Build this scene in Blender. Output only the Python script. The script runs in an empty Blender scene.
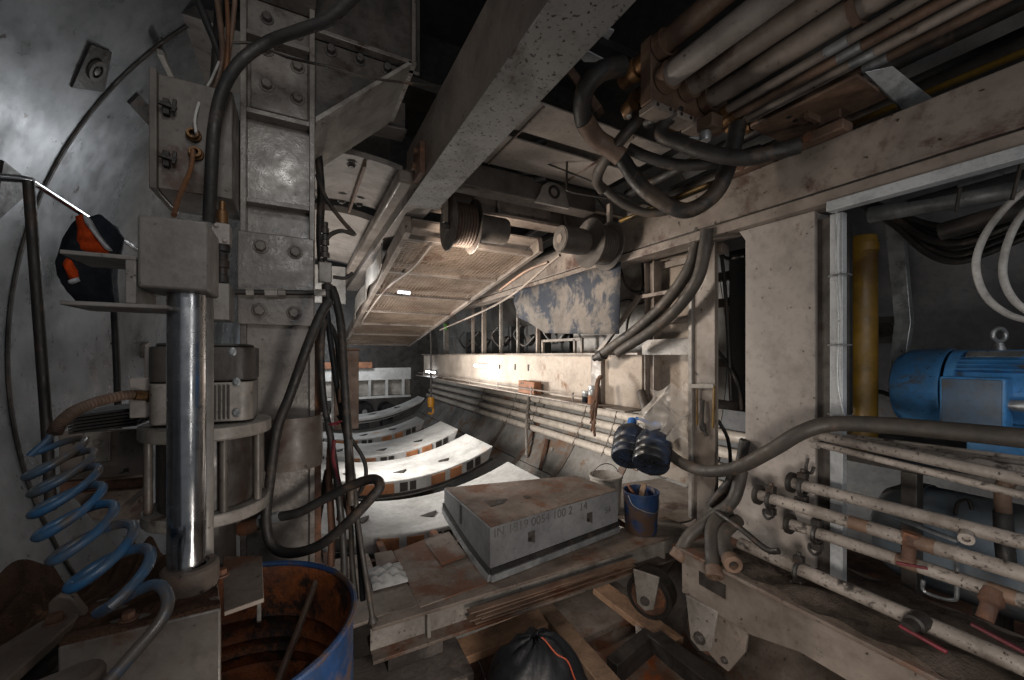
import bpy, math, random
from mathutils import Vector, Matrix, Quaternion
random.seed(7)
sc = bpy.context.scene
COL = sc.collection
V = Vector
PI = math.pi
TH = math.atan2(212, 400)
CT, ST = math.cos(TH), math.sin(TH)

def P(px, py, X=None, Y=None, Z=None, d=None):
    """point of the photograph's ray on a plane of the place (camera at the origin, Y along the tunnel)"""
    xc = (px - 512) / 400.0
    v = V((ST + CT * xc, CT - ST * xc, (355 - py) / 400.0))
    if X is not None: k = X / v.x
    elif Y is not None: k = Y / v.y
    elif Z is not None: k = Z / v.z
    else: k = d
    return v * k

# ------------------------------------------------------------------ mesh builder
class MB:
    def __init__(s): s.v = []; s.f = []
    def add(s, vs, fs):
        b = len(s.v); s.v += [V(p) for p in vs]; s.f += [tuple(b + i for i in f) for f in fs]; return s
    def box(s, lo, hi, rot=None, org=None):
        x0, y0, z0 = lo; x1, y1, z1 = hi
        vs = [V(p) for p in ((x0,y0,z0),(x1,y0,z0),(x1,y1,z0),(x0,y1,z0),(x0,y0,z1),(x1,y0,z1),(x1,y1,z1),(x0,y1,z1))]
        if rot is not None:
            o = V(org) if org is not None else (V(lo) + V(hi)) / 2
            vs = [rot @ (p - o) + o for p in vs]
        return s.add(vs, [(0,3,2,1),(4,5,6,7),(0,1,5,4),(1,2,6,5),(2,3,7,6),(3,0,4,7)])
    def bar(s, a, b, w, h, up=(0,0,1)):
        a, b = V(a), V(b); t = (b - a).normalized(); u = V(up)
        if abs(t.dot(u)) > .98: u = V((0,1,0)) if abs(t.y) < .9 else V((1,0,0))
        x = t.cross(u).normalized(); y = x.cross(t).normalized()
        vs = [p + x * (w/2*i) + y * (h/2*j) for p in (a, b) for i, j in ((-1,-1),(1,-1),(1,1),(-1,1))]
        return s.add(vs, [(3,2,1,0),(4,5,6,7),(0,1,5,4),(1,2,6,5),(2,3,7,6),(3,0,4,7)])
    def prism(s, pts, off):
        pts = [V(p) for p in pts]; off = V(off); n = len(pts)
        fs = [tuple(range(n)), tuple(range(2*n-1, n-1, -1))] + [(i, i+n, (i+1) % n + n, (i+1) % n) for i in range(n)]
        nrm = V((0,0,0))
        for i in range(n):
            nrm += pts[i].cross(pts[(i+1) % n])
        if nrm.dot(off) > 0: fs = [tuple(reversed(f)) for f in fs]
        return s.add(pts + [p + off for p in pts], fs)
    def frames(s, pts, closed=False):
        n = len(pts); ts = []
        for i in range(n):
            a = pts[i-1] if i > 0 else (pts[-1] if closed else pts[0])
            b = pts[i+1] if i < n-1 else (pts[0] if closed else pts[-1])
            ts.append((b - a).normalized() if (b-a).length > 1e-9 else V((0,0,1)))
        u = V((0,0,1))
        if abs(ts[0].dot(u)) > .9: u = V((0,1,0))
        x = ts[0].cross(u).normalized(); out = []
        for i, t in enumerate(ts):
            if i:
                x = (x - t * x.dot(t))
                x = x.normalized() if x.length > 1e-6 else t.orthogonal().normalized()
            out.append((t, x, t.cross(x)))
        return out
    def tube(s, pts, r, seg=10, caps=True, hollow=0):
        pts = [V(p) for p in pts]; fr = s.frames(pts); n = len(pts)
        rs = r if isinstance(r, (list, tuple)) else [r] * n
        vs = []; fs = []
        for p, (t, x, y), q in zip(pts, fr, rs):
            vs += [p + (x * math.cos(2*PI*k/seg) + y * math.sin(2*PI*k/seg)) * q for k in range(seg)]
        for i in range(n-1):
            for k in range(seg):
                a = i*seg + k; b = i*seg + (k+1) % seg
                fs.append((a, b, b+seg, a+seg))
        if caps:
            fs.append(tuple(range(seg-1, -1, -1))); fs.append(tuple((n-1)*seg + k for k in range(seg)))
        return s.add(vs, fs)
    def ring(s, c, ax, R, r, seg=24, ps=8, ang=2*PI, start=0):
        ax = V(ax).normalized(); x = ax.orthogonal().normalized(); y = ax.cross(x)
        c = V(c)
        full = ang > 6.28
        n = seg if full else seg + 1
        vs = []; fs = []
        for i in range(n):
            a = start + ang * i / seg; d = x * math.cos(a) + y * math.sin(a)
            for k in range(ps):
                b = 2*PI*k/ps
                vs.append(c + d * (R + r * math.cos(b)) + ax * (r * math.sin(b)))
        for i in range(seg):
            j = (i+1) % n
            for k in range(ps):
                l = (k+1) % ps
                fs.append((i*ps+k, j*ps+k, j*ps+l, i*ps+l))
        return s.add(vs, fs)
    def lathe(s, prof, o, ax=(0,0,1), seg=24, ref=None):
        """prof: (radius, height) pairs along ax from o; radius 0 closes"""
        ax = V(ax).normalized(); o = V(o)
        x = V(ref) if ref is not None else ax.orthogonal()
        x = (x - ax * x.dot(ax)).normalized(); y = ax.cross(x)
        vs = []; idx = []
        for r, h in prof:
            if r <= 1e-6:
                idx.append([len(vs)]); vs.append(o + ax * h)
            else:
                idx.append(list(range(len(vs), len(vs)+seg)))
                vs += [o + ax * h + (x * math.cos(2*PI*k/seg) + y * math.sin(2*PI*k/seg)) * r for k in range(seg)]
        fs = []
        for A, B in zip(idx, idx[1:]):
            if len(A) == 1 and len(B) == 1: continue
            for k in range(seg):
                l = (k+1) % seg
                if len(A) == 1: fs.append((A[0], B[l], B[k]))
                elif len(B) == 1: fs.append((A[k], A[l], B[0]))
                else: fs.append((A[k], A[l], B[l], B[k]))
        return s.add(vs, fs)
    def cyl(s, a, b, r, seg=20):
        a, b = V(a), V(b); L = (b-a).length
        return s.lathe([(0,0),(r,0),(r,L),(0,L)], a, b-a, seg)
    def bolt(s, o, n, r=.02, h=.018, washer=True):
        n = V(n).normalized(); o = V(o)
        if washer: s.lathe([(0,-.002),(r*1.35,-.002),(r*1.35,r*.22),(0,r*.22)], o, n, 14)
        z = r*.22 if washer else -.002
        return s.lathe([(0,z),(r,z),(r,h*.85),(r*.86,h),(0,h)], o, n, 6)
    def ibeam(s, a, b, w, h, tf=.02, tw=.014, up=(0,0,1)):
        a, b = V(a), V(b); t = (b-a).normalized(); u = V(up); x = t.cross(u).normalized(); u = x.cross(t).normalized()
        prof = [(-w/2,-h/2),(w/2,-h/2),(w/2,-h/2+tf),(tw/2,-h/2+tf),(tw/2,h/2-tf),(w/2,h/2-tf),(w/2,h/2),(-w/2,h/2),(-w/2,h/2-tf),(-tw/2,h/2-tf),(-tw/2,-h/2+tf),(-w/2,-h/2+tf)]
        return s.prism([a + x*i + u*j for i, j in prof], b - a)
    def grid(s, fn, nu, nv, thick=None):
        """sheet from fn(u,v); thick(u,v) -> back-side point gives it depth"""
        vs = [fn(i/nu, j/nv) for j in range(nv+1) for i in range(nu+1)]
        W = nu+1
        fs = [(j*W+i, j*W+i+1, (j+1)*W+i+1, (j+1)*W+i) for j in range(nv) for i in range(nu)]
        if thick:
            n = len(vs)
            vs += [thick(i/nu, j/nv) for j in range(nv+1) for i in range(nu+1)]
            fs += [tuple(n+q for q in reversed(f)) for f in fs]
            edge = [i for i in range(W)] + [j*W+nu for j in range(1, nv+1)] + [nv*W+i for i in range(nu-1, -1, -1)] + [j*W for j in range(nv-1, 0, -1)]
            for a, b in zip(edge, edge[1:]+edge[:1]): fs.append((b, a, a+n, b+n))
        return s.add(vs, fs)
    def build(s, name, mat, parent=None, bevel=0, smooth=True, ang=38, solid=0):
        off = V((0,0,0)); p = parent
        while p is not None: off += p.location; p = p.parent
        if parent is None and s.v:
            lo = V([min(q[i] for q in s.v) for i in range(3)]); hi = V([max(q[i] for q in s.v) for i in range(3)])
            off = V(((lo.x+hi.x)/2, (lo.y+hi.y)/2, lo.z))
        me = bpy.data.meshes.new(name)
        me.from_pydata([tuple(q - off) for q in s.v], [], s.f)
        me.update()
        if smooth:
            me.polygons.foreach_set('use_smooth', [True]*len(me.polygons))
            try: me.set_sharp_from_angle(angle=math.radians(ang))
            except Exception: pass
        me.materials.append(mat)
        o = bpy.data.objects.new(name, me); COL.objects.link(o)
        if parent is None: o.location = off
        else: o.parent = parent
        if solid:
            m = o.modifiers.new('thick', 'SOLIDIFY'); m.thickness = solid; m.offset = 0
        if bevel:
            m = o.modifiers.new('edge', 'BEVEL'); m.width = bevel; m.segments = 2; m.limit_method = 'ANGLE'; m.angle_limit = math.radians(40)
        return o

def tag(o, label, cat, group=None):
    o['label'] = label; o['category'] = cat
    if group: o['group'] = group
    return o
def thing(name, loc, label, cat, group=None):
    o = bpy.data.objects.new(name, None); COL.objects.link(o); o.location = V(loc); o.empty_display_size = .05
    return tag(o, label, cat, group)
def struct(o): o['kind'] = 'structure'; return o
def stuff(o): o['kind'] = 'stuff'; return o
def copy_tree(o, loc=None, label=None, parent=None, rotz=None):
    c = o.copy(); COL.objects.link(c)
    if parent is not None: c.parent = parent
    if loc is not None: c.location = V(loc)
    if rotz is not None: c.rotation_euler = (0,0,rotz)
    if label: c['label'] = label
    for ch in list(o.children): copy_tree(ch, parent=c)
    return c
def spline(pts, n=8, closed=False):
    """Catmull-Rom through pts"""
    pts = [V(p) for p in pts]; out = []; N = len(pts)
    for i in range(N if closed else N-1):
        p1, p2 = pts[i], pts[(i+1) % N]
        p0 = pts[i-1] if (i > 0 or closed) else p1*2 - p2
        p3 = pts[(i+2) % N] if (i+2 < N or closed) else p2*2 - p1
        for k in range(n):
            t = k/n
            out.append(.5*((2*p1) + (p2-p0)*t + (2*p0-5*p1+4*p2-p3)*t*t + (3*p1-p0-3*p2+p3)*t**3))
    if not closed: out.append(pts[-1])
    return out
def hose(name, pts, r, mat, label, cat='hose', group=None, seg=10, n=8, parent=None):
    o = MB().tube(spline(pts, n), r, seg).build(name, mat, parent)
    return tag(o, label, cat, group) if parent is None else o

# ------------------------------------------------------------------ materials
def lin(h):
    h = h.lstrip('#'); c = [int(h[i:i+2], 16)/255 for i in (0,2,4)]
    return tuple((x/12.92 if x <= .04045 else ((x+.055)/1.055)**2.4) for x in c) + (1,)
MATS = {}
def mat(name, base, worn=None, rust=None, amt=.5, ramt=.35, scale=6, rough=.55, metal=0, bump=.15, streak=1.0, spec=.5, speck=0.0, rscale=None, grime=.4):
    """worn paint / bare steel: base colour, broad discoloration, rust or dirt blotches, fine bump"""
    m = bpy.data.materials.new(name); m.use_nodes = True; nt = m.node_tree; N = nt.nodes; L = nt.links
    b = N['Principled BSDF']
    tc = N.new('ShaderNodeTexCoord'); oi = N.new('ShaderNodeObjectInfo')
    mp = N.new('ShaderNodeMapping'); mp.inputs['Scale'].default_value = (1, 1, 1/streak)
    add = N.new('ShaderNodeVectorMath'); add.operation = 'ADD'
    cmb = N.new('ShaderNodeCombineXYZ'); mul = N.new('ShaderNodeMath'); mul.operation = 'MULTIPLY'; mul.inputs[1].default_value = 37.0
    L.new(oi.outputs['Random'], mul.inputs[0])
    for i in range(3): L.new(mul.outputs[0], cmb.inputs[i])
    L.new(tc.outputs['Object'], mp.inputs['Vector']); L.new(mp.outputs[0], add.inputs[0]); L.new(cmb.outputs[0], add.inputs[1])
    def noise(s, det=8, ro=.6, dist=0.0):
        n = N.new('ShaderNodeTexNoise'); n.inputs['Scale'].default_value = s; n.inputs['Detail'].default_value = det
        n.inputs['Roughness'].default_value = ro; n.inputs['Distortion'].default_value = dist
        L.new(add.outputs[0], n.inputs['Vector']); return n
    def ramp(src, p0, p1):
        r = N.new('ShaderNodeMapRange'); r.inputs['From Min'].default_value = p0; r.inputs['From Max'].default_value = p1
        L.new(src, r.inputs['Value']); return r.outputs[0]
    def mix(f, a, c):
        x = N.new('ShaderNodeMix'); x.data_type = 'RGBA'
        if isinstance(f, float): x.inputs[0].default_value = f
        else: L.new(f, x.inputs[0])
        for k, q in ((6, a), (7, c)):
            if isinstance(q, tuple): x.inputs[k].default_value = q
            else: L.new(q, x.inputs[k])
        return x.outputs[2]
    B = lin(base); W = lin(worn) if worn else tuple(x*.6 for x in B[:3])+(1,); R = lin(rust) if rust else None
    n1 = noise(scale, 8, .65)
    c = mix(ramp(n1.outputs[0], .62-amt*.35, .72-amt*.1), B, W)
    n4 = noise(scale*9, 4, .6)
    c = mix(ramp(n4.outputs[0], .5, 1.1), c, tuple(x*.55 for x in W[:3])+(1,))
    ng = noise(max(.9, scale*.28), 5, .6, .4)
    gm = N.new('ShaderNodeMapRange'); gm.inputs['From Min'].default_value = .36; gm.inputs['From Max'].default_value = .62
    gm.inputs['To Min'].default_value = 1 - grime; gm.inputs['To Max'].default_value = 1.0; L.new(ng.outputs[0], gm.inputs['Value'])
    gx = N.new('ShaderNodeMix'); gx.data_type = 'RGBA'; gx.blend_type = 'MULTIPLY'; gx.inputs[0].default_value = 1
    L.new(c, gx.inputs[6]); L.new(gm.outputs[0], gx.inputs[7]); c = gx.outputs[2]
    rf = None
    if R:
        n2 = noise(rscale or scale*.55, 10, .7, .3)
        rf = ramp(n2.outputs[0], .68-ramt*.35, .74-ramt*.3)
        c = mix(rf, c, R)
    if speck:
        n5 = noise(scale*9, 3, .5)
        c = mix(ramp(n5.outputs[0], .74-speck*.15, .76-speck*.15), c, lin('#2a211c'))
    L.new(c, b.inputs['Base Color'])
    nr = noise(scale*2.3, 6, .6)
    rr = N.new('ShaderNodeMapRange'); rr.inputs['To Min'].default_value = max(.05, rough-.16); rr.inputs['To Max'].default_value = min(1, rough+.2)
    rr.inputs['From Min'].default_value = .3; rr.inputs['From Max'].default_value = .7
    L.new(nr.outputs[0], rr.inputs['Value']); L.new(rr.outputs[0], b.inputs['Roughness'])
    b.inputs['Metallic'].default_value = metal
    b.inputs['Specular IOR Level'].default_value = spec
    if bump:
        bp = N.new('ShaderNodeBump'); bp.inputs['Strength'].default_value = bump; bp.inputs['Distance'].default_value = .01
        L.new(n4.outputs[0], bp.inputs['Height']); L.new(bp.outputs[0], b.inputs['Normal'])
    MATS[name] = m
    return m
def emit(name, col, strength):
    m = bpy.data.materials.new(name); m.use_nodes = True; b = m.node_tree.nodes['Principled BSDF']
    b.inputs['Base Color'].default_value = lin(col); b.inputs['Emission Color'].default_value = lin(col); b.inputs['Emission Strength'].default_value = strength
    return m

RUST = '#4a2c1c'
cream = mat('cream_paint', '#948d88', '#7d7671', '#4d3a31', .4, .1, 4, .42, bump=.06, speck=.2, grime=.35)
creamrust = mat('rusty_cream_paint', '#81776f', '#665c55', '#43312a', .5, .36, 3.2, .5, bump=.12, speck=.35, grime=.5)
greypaint = mat('grey_paint', '#8f8a84', '#6b655f', '#40332b', .5, .18, 6, .42, bump=.1, speck=.3)
colpaint = mat('column_paint', '#7c7671', '#5e5752', '#3a2d26', .5, .22, 6, .3, bump=.14, speck=.2)
darkpaint = mat('dark_paint', '#4b4642', '#322e2b', '#2c211b', .5, .3, 6, .45, bump=.15)
shield = mat('shield_steel', '#83868a', '#55585b', '#4a3a30', .6, .12, 1.6, .34, .35, bump=.1, speck=.25)
concrete = mat('concrete', '#78797a', '#65656a', '#5f4d41', .5, .12, 3, .75, bump=.25, spec=.3)
whitecon = mat('pale_concrete', '#a6a6a5', '#8b8a88', '#8b6c55', .5, .16, 3, .7, bump=.2, spec=.3)
padorange = mat('orange_pad', '#a06a45', '#7d5236', None, .5, 0, 8, .7)
rustm = mat('rusted_steel', '#5e4030', '#3e2a20', '#71452a', .5, .4, 8, .75, bump=.4)
boxpaint = mat('box_paint', '#69625c', '#544d47', '#48352a', .5, .28, 5, .45, bump=.1, speck=.25)
rustdeck = mat('rusty_deck', '#736860', '#54463d', '#573725', .6, .45, 4, .65, bump=.3, speck=.4)
rustpipe = mat('brown_pipe', '#6d5748', '#4e3b30', '#4a2f20', .5, .35, 6, .6, bump=.25)
dirt = mat('dirt', '#4d392d', '#382921', '#5c4230', .5, .3, 9, .95, bump=.9, spec=.1)
rubber = mat('black_rubber', '#1c1b1b', '#2d2a28', '#44382f', .55, .38, 7, .58, bump=.2)
dustyrubber = mat('dusty_rubber', '#383430', '#4a423b', '#5c4b3e', .5, .3, 8, .6, bump=.2)
chrome = mat('chrome', '#c9cacc', '#8f9092', '#2a2725', .3, .1, 5, .16, 1.0, bump=.02)
galv = mat('galvanised', '#b4b8bb', '#8d9194', None, .5, 0, 9, .38, .7, bump=.05)
bluepaint = mat('blue_paint', '#4486c2', '#4a7396', '#524e4b', .55, .4, 5, .4, bump=.15, speck=.25)
bluedull = mat('dusty_blue_paint', '#71818f', '#77797a', '#6b6058', .6, .45, 4, .6, bump=.2)
bluegrey = mat('dusty_box_lid', '#4a6787', '#59626b', '#4b4a4a', .6, .3, 5, .5, bump=.12)
yellowp = mat('yellow_paint', '#7a5d18', '#5f4816', '#4b3714', .5, .3, 4, .45, bump=.1)
redp = mat('red_paint', '#641a26', '#471319', None, .4, 0, 8, .5)
pipewhite = mat('white_pipe_paint', '#8f8780', '#6d655e', '#2a2522', .45, .36, 8, .5, bump=.25, speck=.6, rscale=11)
pipepale = mat('pale_pipe_paint', '#bdb3a8', '#9d9287', '#5a4534', .4, .15, 6, .5, bump=.1, grime=.2)
brightgalv = mat('bright_galvanised', '#a9acaf', '#8e9194', None, .4, 0, 9, .4, .15, bump=.04, grime=.2)
bagrim = mat('bag_rim', '#8a3a22', '#6d2d1b', None, .4, 0, 12, .7)
beamside = mat('beam_side_paint', '#6f665f', '#5b524c', '#46352c', .5, .2, 4, .4, bump=.06, grime=.3)
panelcream = mat('panel_paint', '#a0968c', '#8a8077', '#6a5140', .45, .2, 3, .7, bump=.05, spec=.2, grime=.3)
liningcon = mat('lining_concrete', '#85827e', '#6c6864', '#69503e', .5, .34, 2, .75, bump=.2, spec=.3)
wood = mat('weathered_timber', '#7d6551', '#5b4737', '#3d2e24', .6, .3, 7, .85, bump=.4, streak=1)
orangecable = mat('brown_cable', '#6f4a2e', '#553620', None, .5, 0, 8, .6)
whitecable = mat('pale_cable', '#b9b7b4', '#8f8d8a', None, .4, 0, 8, .5)
bluehose = mat('blue_coil', '#23608f', '#4d5458', '#57504a', .7, .5, 5, .4, bump=.1, rscale=4, grime=.15)
navycloth = mat('navy_cloth', '#20232a', '#2b2e34', None, .5, 0, 20, .9, bump=.4, spec=.1)
orangecloth = mat('orange_cloth', '#c2481c', '#983615', None, .5, 0, 20, .85, bump=.3, spec=.1)
reflective = mat('reflective_tape', '#b9bcc0', '#93969a', None, .4, 0, 20, .4)
blackm = mat('black_iron', '#1f1c1a', '#2e2824', '#3a2a20', .5, .3, 9, .55, bump=.2)
drumrust = mat('drum_inside', '#8a4a20', '#4d2a19', '#241914', .55, .48, 11, .65, bump=.4)
drumblue = mat('drum_blue', '#213e68', '#25344c', '#4a3a30', .6, .5, 7, .42, bump=.15)
brownbox = mat('brown_box', '#7a4f35', '#5a3a28', '#4a2f22', .5, .3, 8, .75)
mottled = mat('mottled_sheet', '#67625e', '#57534f', '#32363e', .5, .66, 3.0, .8, bump=.1, rscale=3.2, spec=.15)
blackplast = mat('black_plastic', '#141518', '#1b1c1f', None, .5, 0, 10, .55, spec=.25)
brass = mat('brown_fitting', '#7a5a3a', '#54402c', RUST, .5, .3, 12, .45, .6, bump=.2)
bluebottle = mat('blue_bottle', '#2a3850', '#22272f', '#16181b', .7, .62, 9, .35, bump=.05)
bluecap = mat('blue_cap', '#2f64a8', '#2a4d7c', None, .4, 0, 8, .4)
tapered = mat('rag', '#5f4433', '#452f23', None, .5, 0, 15, .95, bump=.5)
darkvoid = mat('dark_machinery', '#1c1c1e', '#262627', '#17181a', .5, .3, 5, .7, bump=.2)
greyjar = mat('jar_glass', '#7e8488', '#5b6064', None, .5, 0, 10, .25)
mesh_m = None
def film():
    m = bpy.data.materials.new('clear_plastic'); m.use_nodes = True; b = m.node_tree.nodes['Principled BSDF']
    b.inputs['Base Color'].default_value = lin('#d8d2cb'); b.inputs['Roughness'].default_value = .25; b.inputs['Alpha'].default_value = .45
    b.inputs['Specular IOR Level'].default_value = .8
    return m
plastic = film()
# ================================================================== the setting: shield skin and tunnel lining
CX, RR = 1.68, 3.0
def cyl(a, y, r=RR): return V((CX + r*math.cos(math.radians(a)), y, r*math.sin(math.radians(a))))
def arc_shell(mb, a0, a1, y0, y1, r=RR, t=.1, na=None, ny=1):
    na = na or max(2, int(abs(a1-a0)/2.5))
    mb.grid(lambda u, v: cyl(a0+(a1-a0)*u, y0+(y1-y0)*v, r), na, ny, lambda u, v: cyl(a0+(a1-a0)*u, y0+(y1-y0)*v, r+t))
    return mb
wl = struct(arc_shell(arc_shell(MB(), 122, 218, -1.6, 2.992), 122, 218, 3.008, 15).build('wall_left', shield))
struct(arc_shell(MB(), -32, 48, -1.6, 3.13).build('wall_right', concrete))
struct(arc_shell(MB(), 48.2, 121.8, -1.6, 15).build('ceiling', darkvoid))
struct(arc_shell(MB(), 218.2, 327.8, -1.6, 3.1).build('floor', rustdeck))
fl = MB()
for k in range(9):
    y0 = 3.14 + k*1.3
    for a0, a1 in ((218.2, 254.8), (255.2, 291.8), (292.2, 316), (316.3, 336.8), (337.2, 372), (372.3, 408)):
        arc_shell(fl, a0, a1, y0, y0+1.27, RR+.0)
fo = struct(fl.build('floor_lining', liningcon)); fo.name = 'floor'
for k in range(5):
    struct(arc_shell(MB(), 300, 338, 3.05+k*1.3, 3.14+k*1.3+.04, RR-.015, .03).build('trim_%d' % (k+2), rustdeck))
struct(MB().grid(lambda u, v: V((CX-3.2+6.4*u, 15.05, -3.2+6.4*v)), 4, 4, lambda u, v: V((CX-3.2+6.4*u, 15.2, -3.2+6.4*v))).build('wall_back', darkpaint))
# joint gasket of the shield rings
g = MB(); pts = [cyl(a, 3.0, RR-.004) for a in range(100, 222, 2)]; g.tube(pts, .011, 8)
struct(g.build('trim_1', blackm))
# pockets, slot and small bracket on the shield skin (parts of the wall)
def wall_patch(px, py, pts):
    p = P(px, py, d=1); a, b, c = p.x**2+p.z**2, -2*p.x*CX, CX*CX-9
    k = (-b + math.sqrt(b*b-4*a*c))/(2*a) if a else 3
    q = p*k; n = V((CX-q.x, 0, -q.z)).normalized(); t = V((0,1,0)); u = n.cross(t)
    return q, n, t, u
q, n, t, u = wall_patch(92, 68, 0)
pk = MB()
rim = [q+t*.16-u*.03, q+t*.0+u*.13, q-t*.13+u*.06, q-t*.03-u*.15]
pk.prism([p + n*.004 for p in rim], n*.01)
o = pk.build('bolt_pocket', blackm, wl)
MB().lathe([(.035,0),(.055,.0),(.055,.012),(.035,.012),(.035,0)], q+n*.0141, n, 20).bolt(q+n*.0141, n, .022, .012, False).build('bolt', darkpaint, wl)
q, n, t, u = wall_patch(142, 108, 0)
MB().prism([q+n*.004+t*.16+u*.05, q+n*.004+t*.16-u*.03, q+n*.004-t*.14-u*.06, q+n*.004-t*.14+u*.02], n*.012).build('slot_recess', blackm, wl)
q, n, t, u = wall_patch(142, 350, 0)
MB().prism([q+t*.06+u*.08, q-t*.06+u*.05, q-t*.06-u*.05, q+t*.06-u*.08], n*.04).build('lug', greypaint, wl, .004)
q, n, t, u = wall_patch(10, 195, 0)
MB().prism([q+n*.003+t*.12+u*.1, q+n*.003-t*.14+u*.12, q+n*.003-t*.05-u*.16], n*.01).build('bolt_pocket', blackm, wl)
# weld bead seam along the skin, as a real low ridge
MB().bar(P(160,52,Y=2.93), P(172,77,Y=3.3), .03, .03).build('cleat', greypaint, wl, .003)

# ================================================================== steel column with knee bracket
YF = 2.2
col = thing('steel_column', (-.09, 2.5, -2.4), 'tall grey bolted steel column standing left of the hanging hoses', 'column')
MB().box((-.243, YF, -2.4), (-.219, 2.83, 2.55)).build('flange', colpaint, col, .003)
MB().box((.041, YF, -2.4), (.065, 2.83, 2.55)).build('flange', colpaint, col, .003)
MB().box((-.219, 2.27, .50), (.041, 2.3, 2.55)).build('web', colpaint, col)
MB().box((-.219, 2.225, -2.4), (.041, 2.25, .16)).build('face_plate', colpaint, col, .002)
for z in (.72, 1.135, 1.5, 1.86):
    MB().box((-.219, 2.203, z-.011), (.041, 2.27, z+.011)).build('stiffener', colpaint, col, .002)
def splice(z0, z1, x0, x1, bolts, y=YF, t=.024, r=.024):
    o = MB().box((x0, y-t, z0), (x1, y-.0006, z1)).build('splice_plate', colpaint, col, .004)
    for x, z in bolts:
        MB().bolt((x, y-t, z), (0,-1,0), r, .03).build('bolt', boxpaint, o, .002)
splice(.14, .565, -.25, .06, [(-.16,.50),(-.02,.49),(-.165,.205),(-.025,.2)])
splice(1.17, 1.47, -.205, .035, [(-.14,1.29),(-.01,1.265),(-.14,1.46),(-.01,1.42)], y=2.265)
for x in (-.14, -.01): MB().bolt((x, 2.268, 1.60-x*.2), (0,-1,0), .021, .03).build('bolt', darkpaint, col, .002)
MB().box((-.222, 2.05, 1.70), (.07, 2.26, 2.2)).build('head_block', colpaint, col, .006)
# knee bracket to the right: horizontal head, gusset, sloped brace flange
MB().box((.066, YF+.05, 1.60), (.60, YF+.075, 2.5)).build('gusset_plate', darkpaint, col)
MB().prism([(.066,YF+.06,1.15),(.066,YF+.06,1.62),(.55,YF+.06,1.62)], (0,.025,0)).build('gusset_plate', darkpaint, col)
MB().box((.066, YF-.0, 1.60), (.57, 2.83, 1.622)).build('bracket_flange', colpaint, col, .003)
MB().box((.545, YF, 1.622), (.565, 2.4, 2.5)).build('stiffener', colpaint, col, .003)
MB().prism([(.068,YF,1.15),(.55,YF,1.605),(.535,YF,1.618),(.068,YF,1.178)], (0,.64,0)).build('brace_flange', greypaint, col, .002)
for x in (.14, .28, .42): MB().bolt((x, YF+.058, 1.565), (0,-1,0), .022, .034).build('bolt', darkpaint, col, .002)
# half round cap bracket on the lower column and rusty edge strip
b = MB()
pts = [V((.13*math.cos(a)-.03, 2.2-.13*math.sin(a), -.53)) for a in [PI*k/14 for k in range(15)]]
b.prism(pts, (0,0,.02))
sk = [V((.13*math.cos(a)-.03, 2.2-.13*math.sin(a), -.51)) for a in [PI*k/14 for k in range(15)]]
b.grid(lambda u, v: V((.13*math.cos(PI*u)-.03, 2.2-.13*math.sin(PI*u), -.51+.22*v)), 16, 1, lambda u, v: V((.122*math.cos(PI*u)-.03, 2.2-.122*math.sin(PI*u), -.51+.22*v)))
b.build('cap_bracket', creamrust, col)
MB().box((.066, 2.23, -1.6), (.094, 2.26, .14)).build('edge_strip', rustm, col, .002)
MB().box((-.36, 2.1, -2.42), (.18, 2.95, -2.39)).build('base_plate', rustm, col)

# ================================================================== junction box
jb = thing('junction_box', (-.35, 2.15, .643), 'grey steel junction box with two toggle latches fixed left of the column', 'box')
MB().box((-.484, 2.0, .643), (-.246, 2.3, 1.086)).build('body', boxpaint, jb, .004)
MB().box((-.507, 1.985, .635), (-.484, 2.3, 1.094)).build('lid_lip', boxpaint, jb, .003)
for z in (.955, .755):
    m = MB().box((-.465, 1.975, z-.03), (-.445, 2.002, z+.03)); m.bar((-.475, 1.968, z+.005), (-.42, 1.968, z-.005), .014, .014); m.bar((-.43,1.968,z-.02),(-.425,1.968,z+.028),.012,.012)
    m.build('latch', blackm, jb, .002)
for z in (.872, .80):
    m = MB().lathe([(.012,0),(.026,0),(.026,.012),(.02,.016),(.02,.03),(.012,.03),(.012,0)], (-.372+(.87-z)*.1, 2.0, z), (0,-1,0), 16)
    m.build('cable_gland', brass, jb)

# valve block between box and column
vb = thing('valve_block', (-.275, 1.95, .27), 'small cream valve block with black fittings beside the column splice plate', 'valve')
MB().box((-.305, 1.93, .44), (-.247, 2.0, .52)).bolt((-.29,1.93,.508),(0,-1,0),.008,.012).bolt((-.262,1.93,.452),(0,-1,0),.008,.012).build('block', cream, vb, .003)
m = MB()
for z, r in ((.415,.026),(.38,.02),(.35,.024),(.32,.018),(.29,.022)): m.lathe([(0,0),(r,0),(r,.028),(0,.028)], (-.275,1.96,z), (0,0,1), 12)
m.build('fitting', blackm, vb)
m = MB().lathe([(0,0),(.02,0),(.02,.05),(.012,.055),(.012,.09),(0,.09)], (-.275,1.96,.525), (0,0,1), 12); m.build('fitting', brass, vb)
MB().box((-.325,1.94,.14),(-.25,2.1,.285)).build('bracket', greypaint, vb, .003)

# ================================================================== handrail and jacket
hr = thing('handrail', (-.9, 2.8, -.7), 'thin steel handrail with two leaning posts along the curved shield wall', 'railing')
MB().tube([V((-1.28,2.2,.63)), V((-.93,2.2,.664)), V((-.905,2.21,.664))], .014, 10).tube([V((-.905,2.2,.664)), V((-.905,3.6,.664))], .013, 10).build('top_rail', chrome, hr)
MB().tube([V((-.91,2.2,.66)), V((-.862,2.2,-.27)), V((-.85,2.2,-.6))], .017, 10).build('post', blackm, hr)
MB().tube([V((-.905,2.93,.66)), V((-.88,2.93,-.1)), V((-.868,2.93,-.7))], .016, 10).build('post', blackm, hr)

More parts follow.
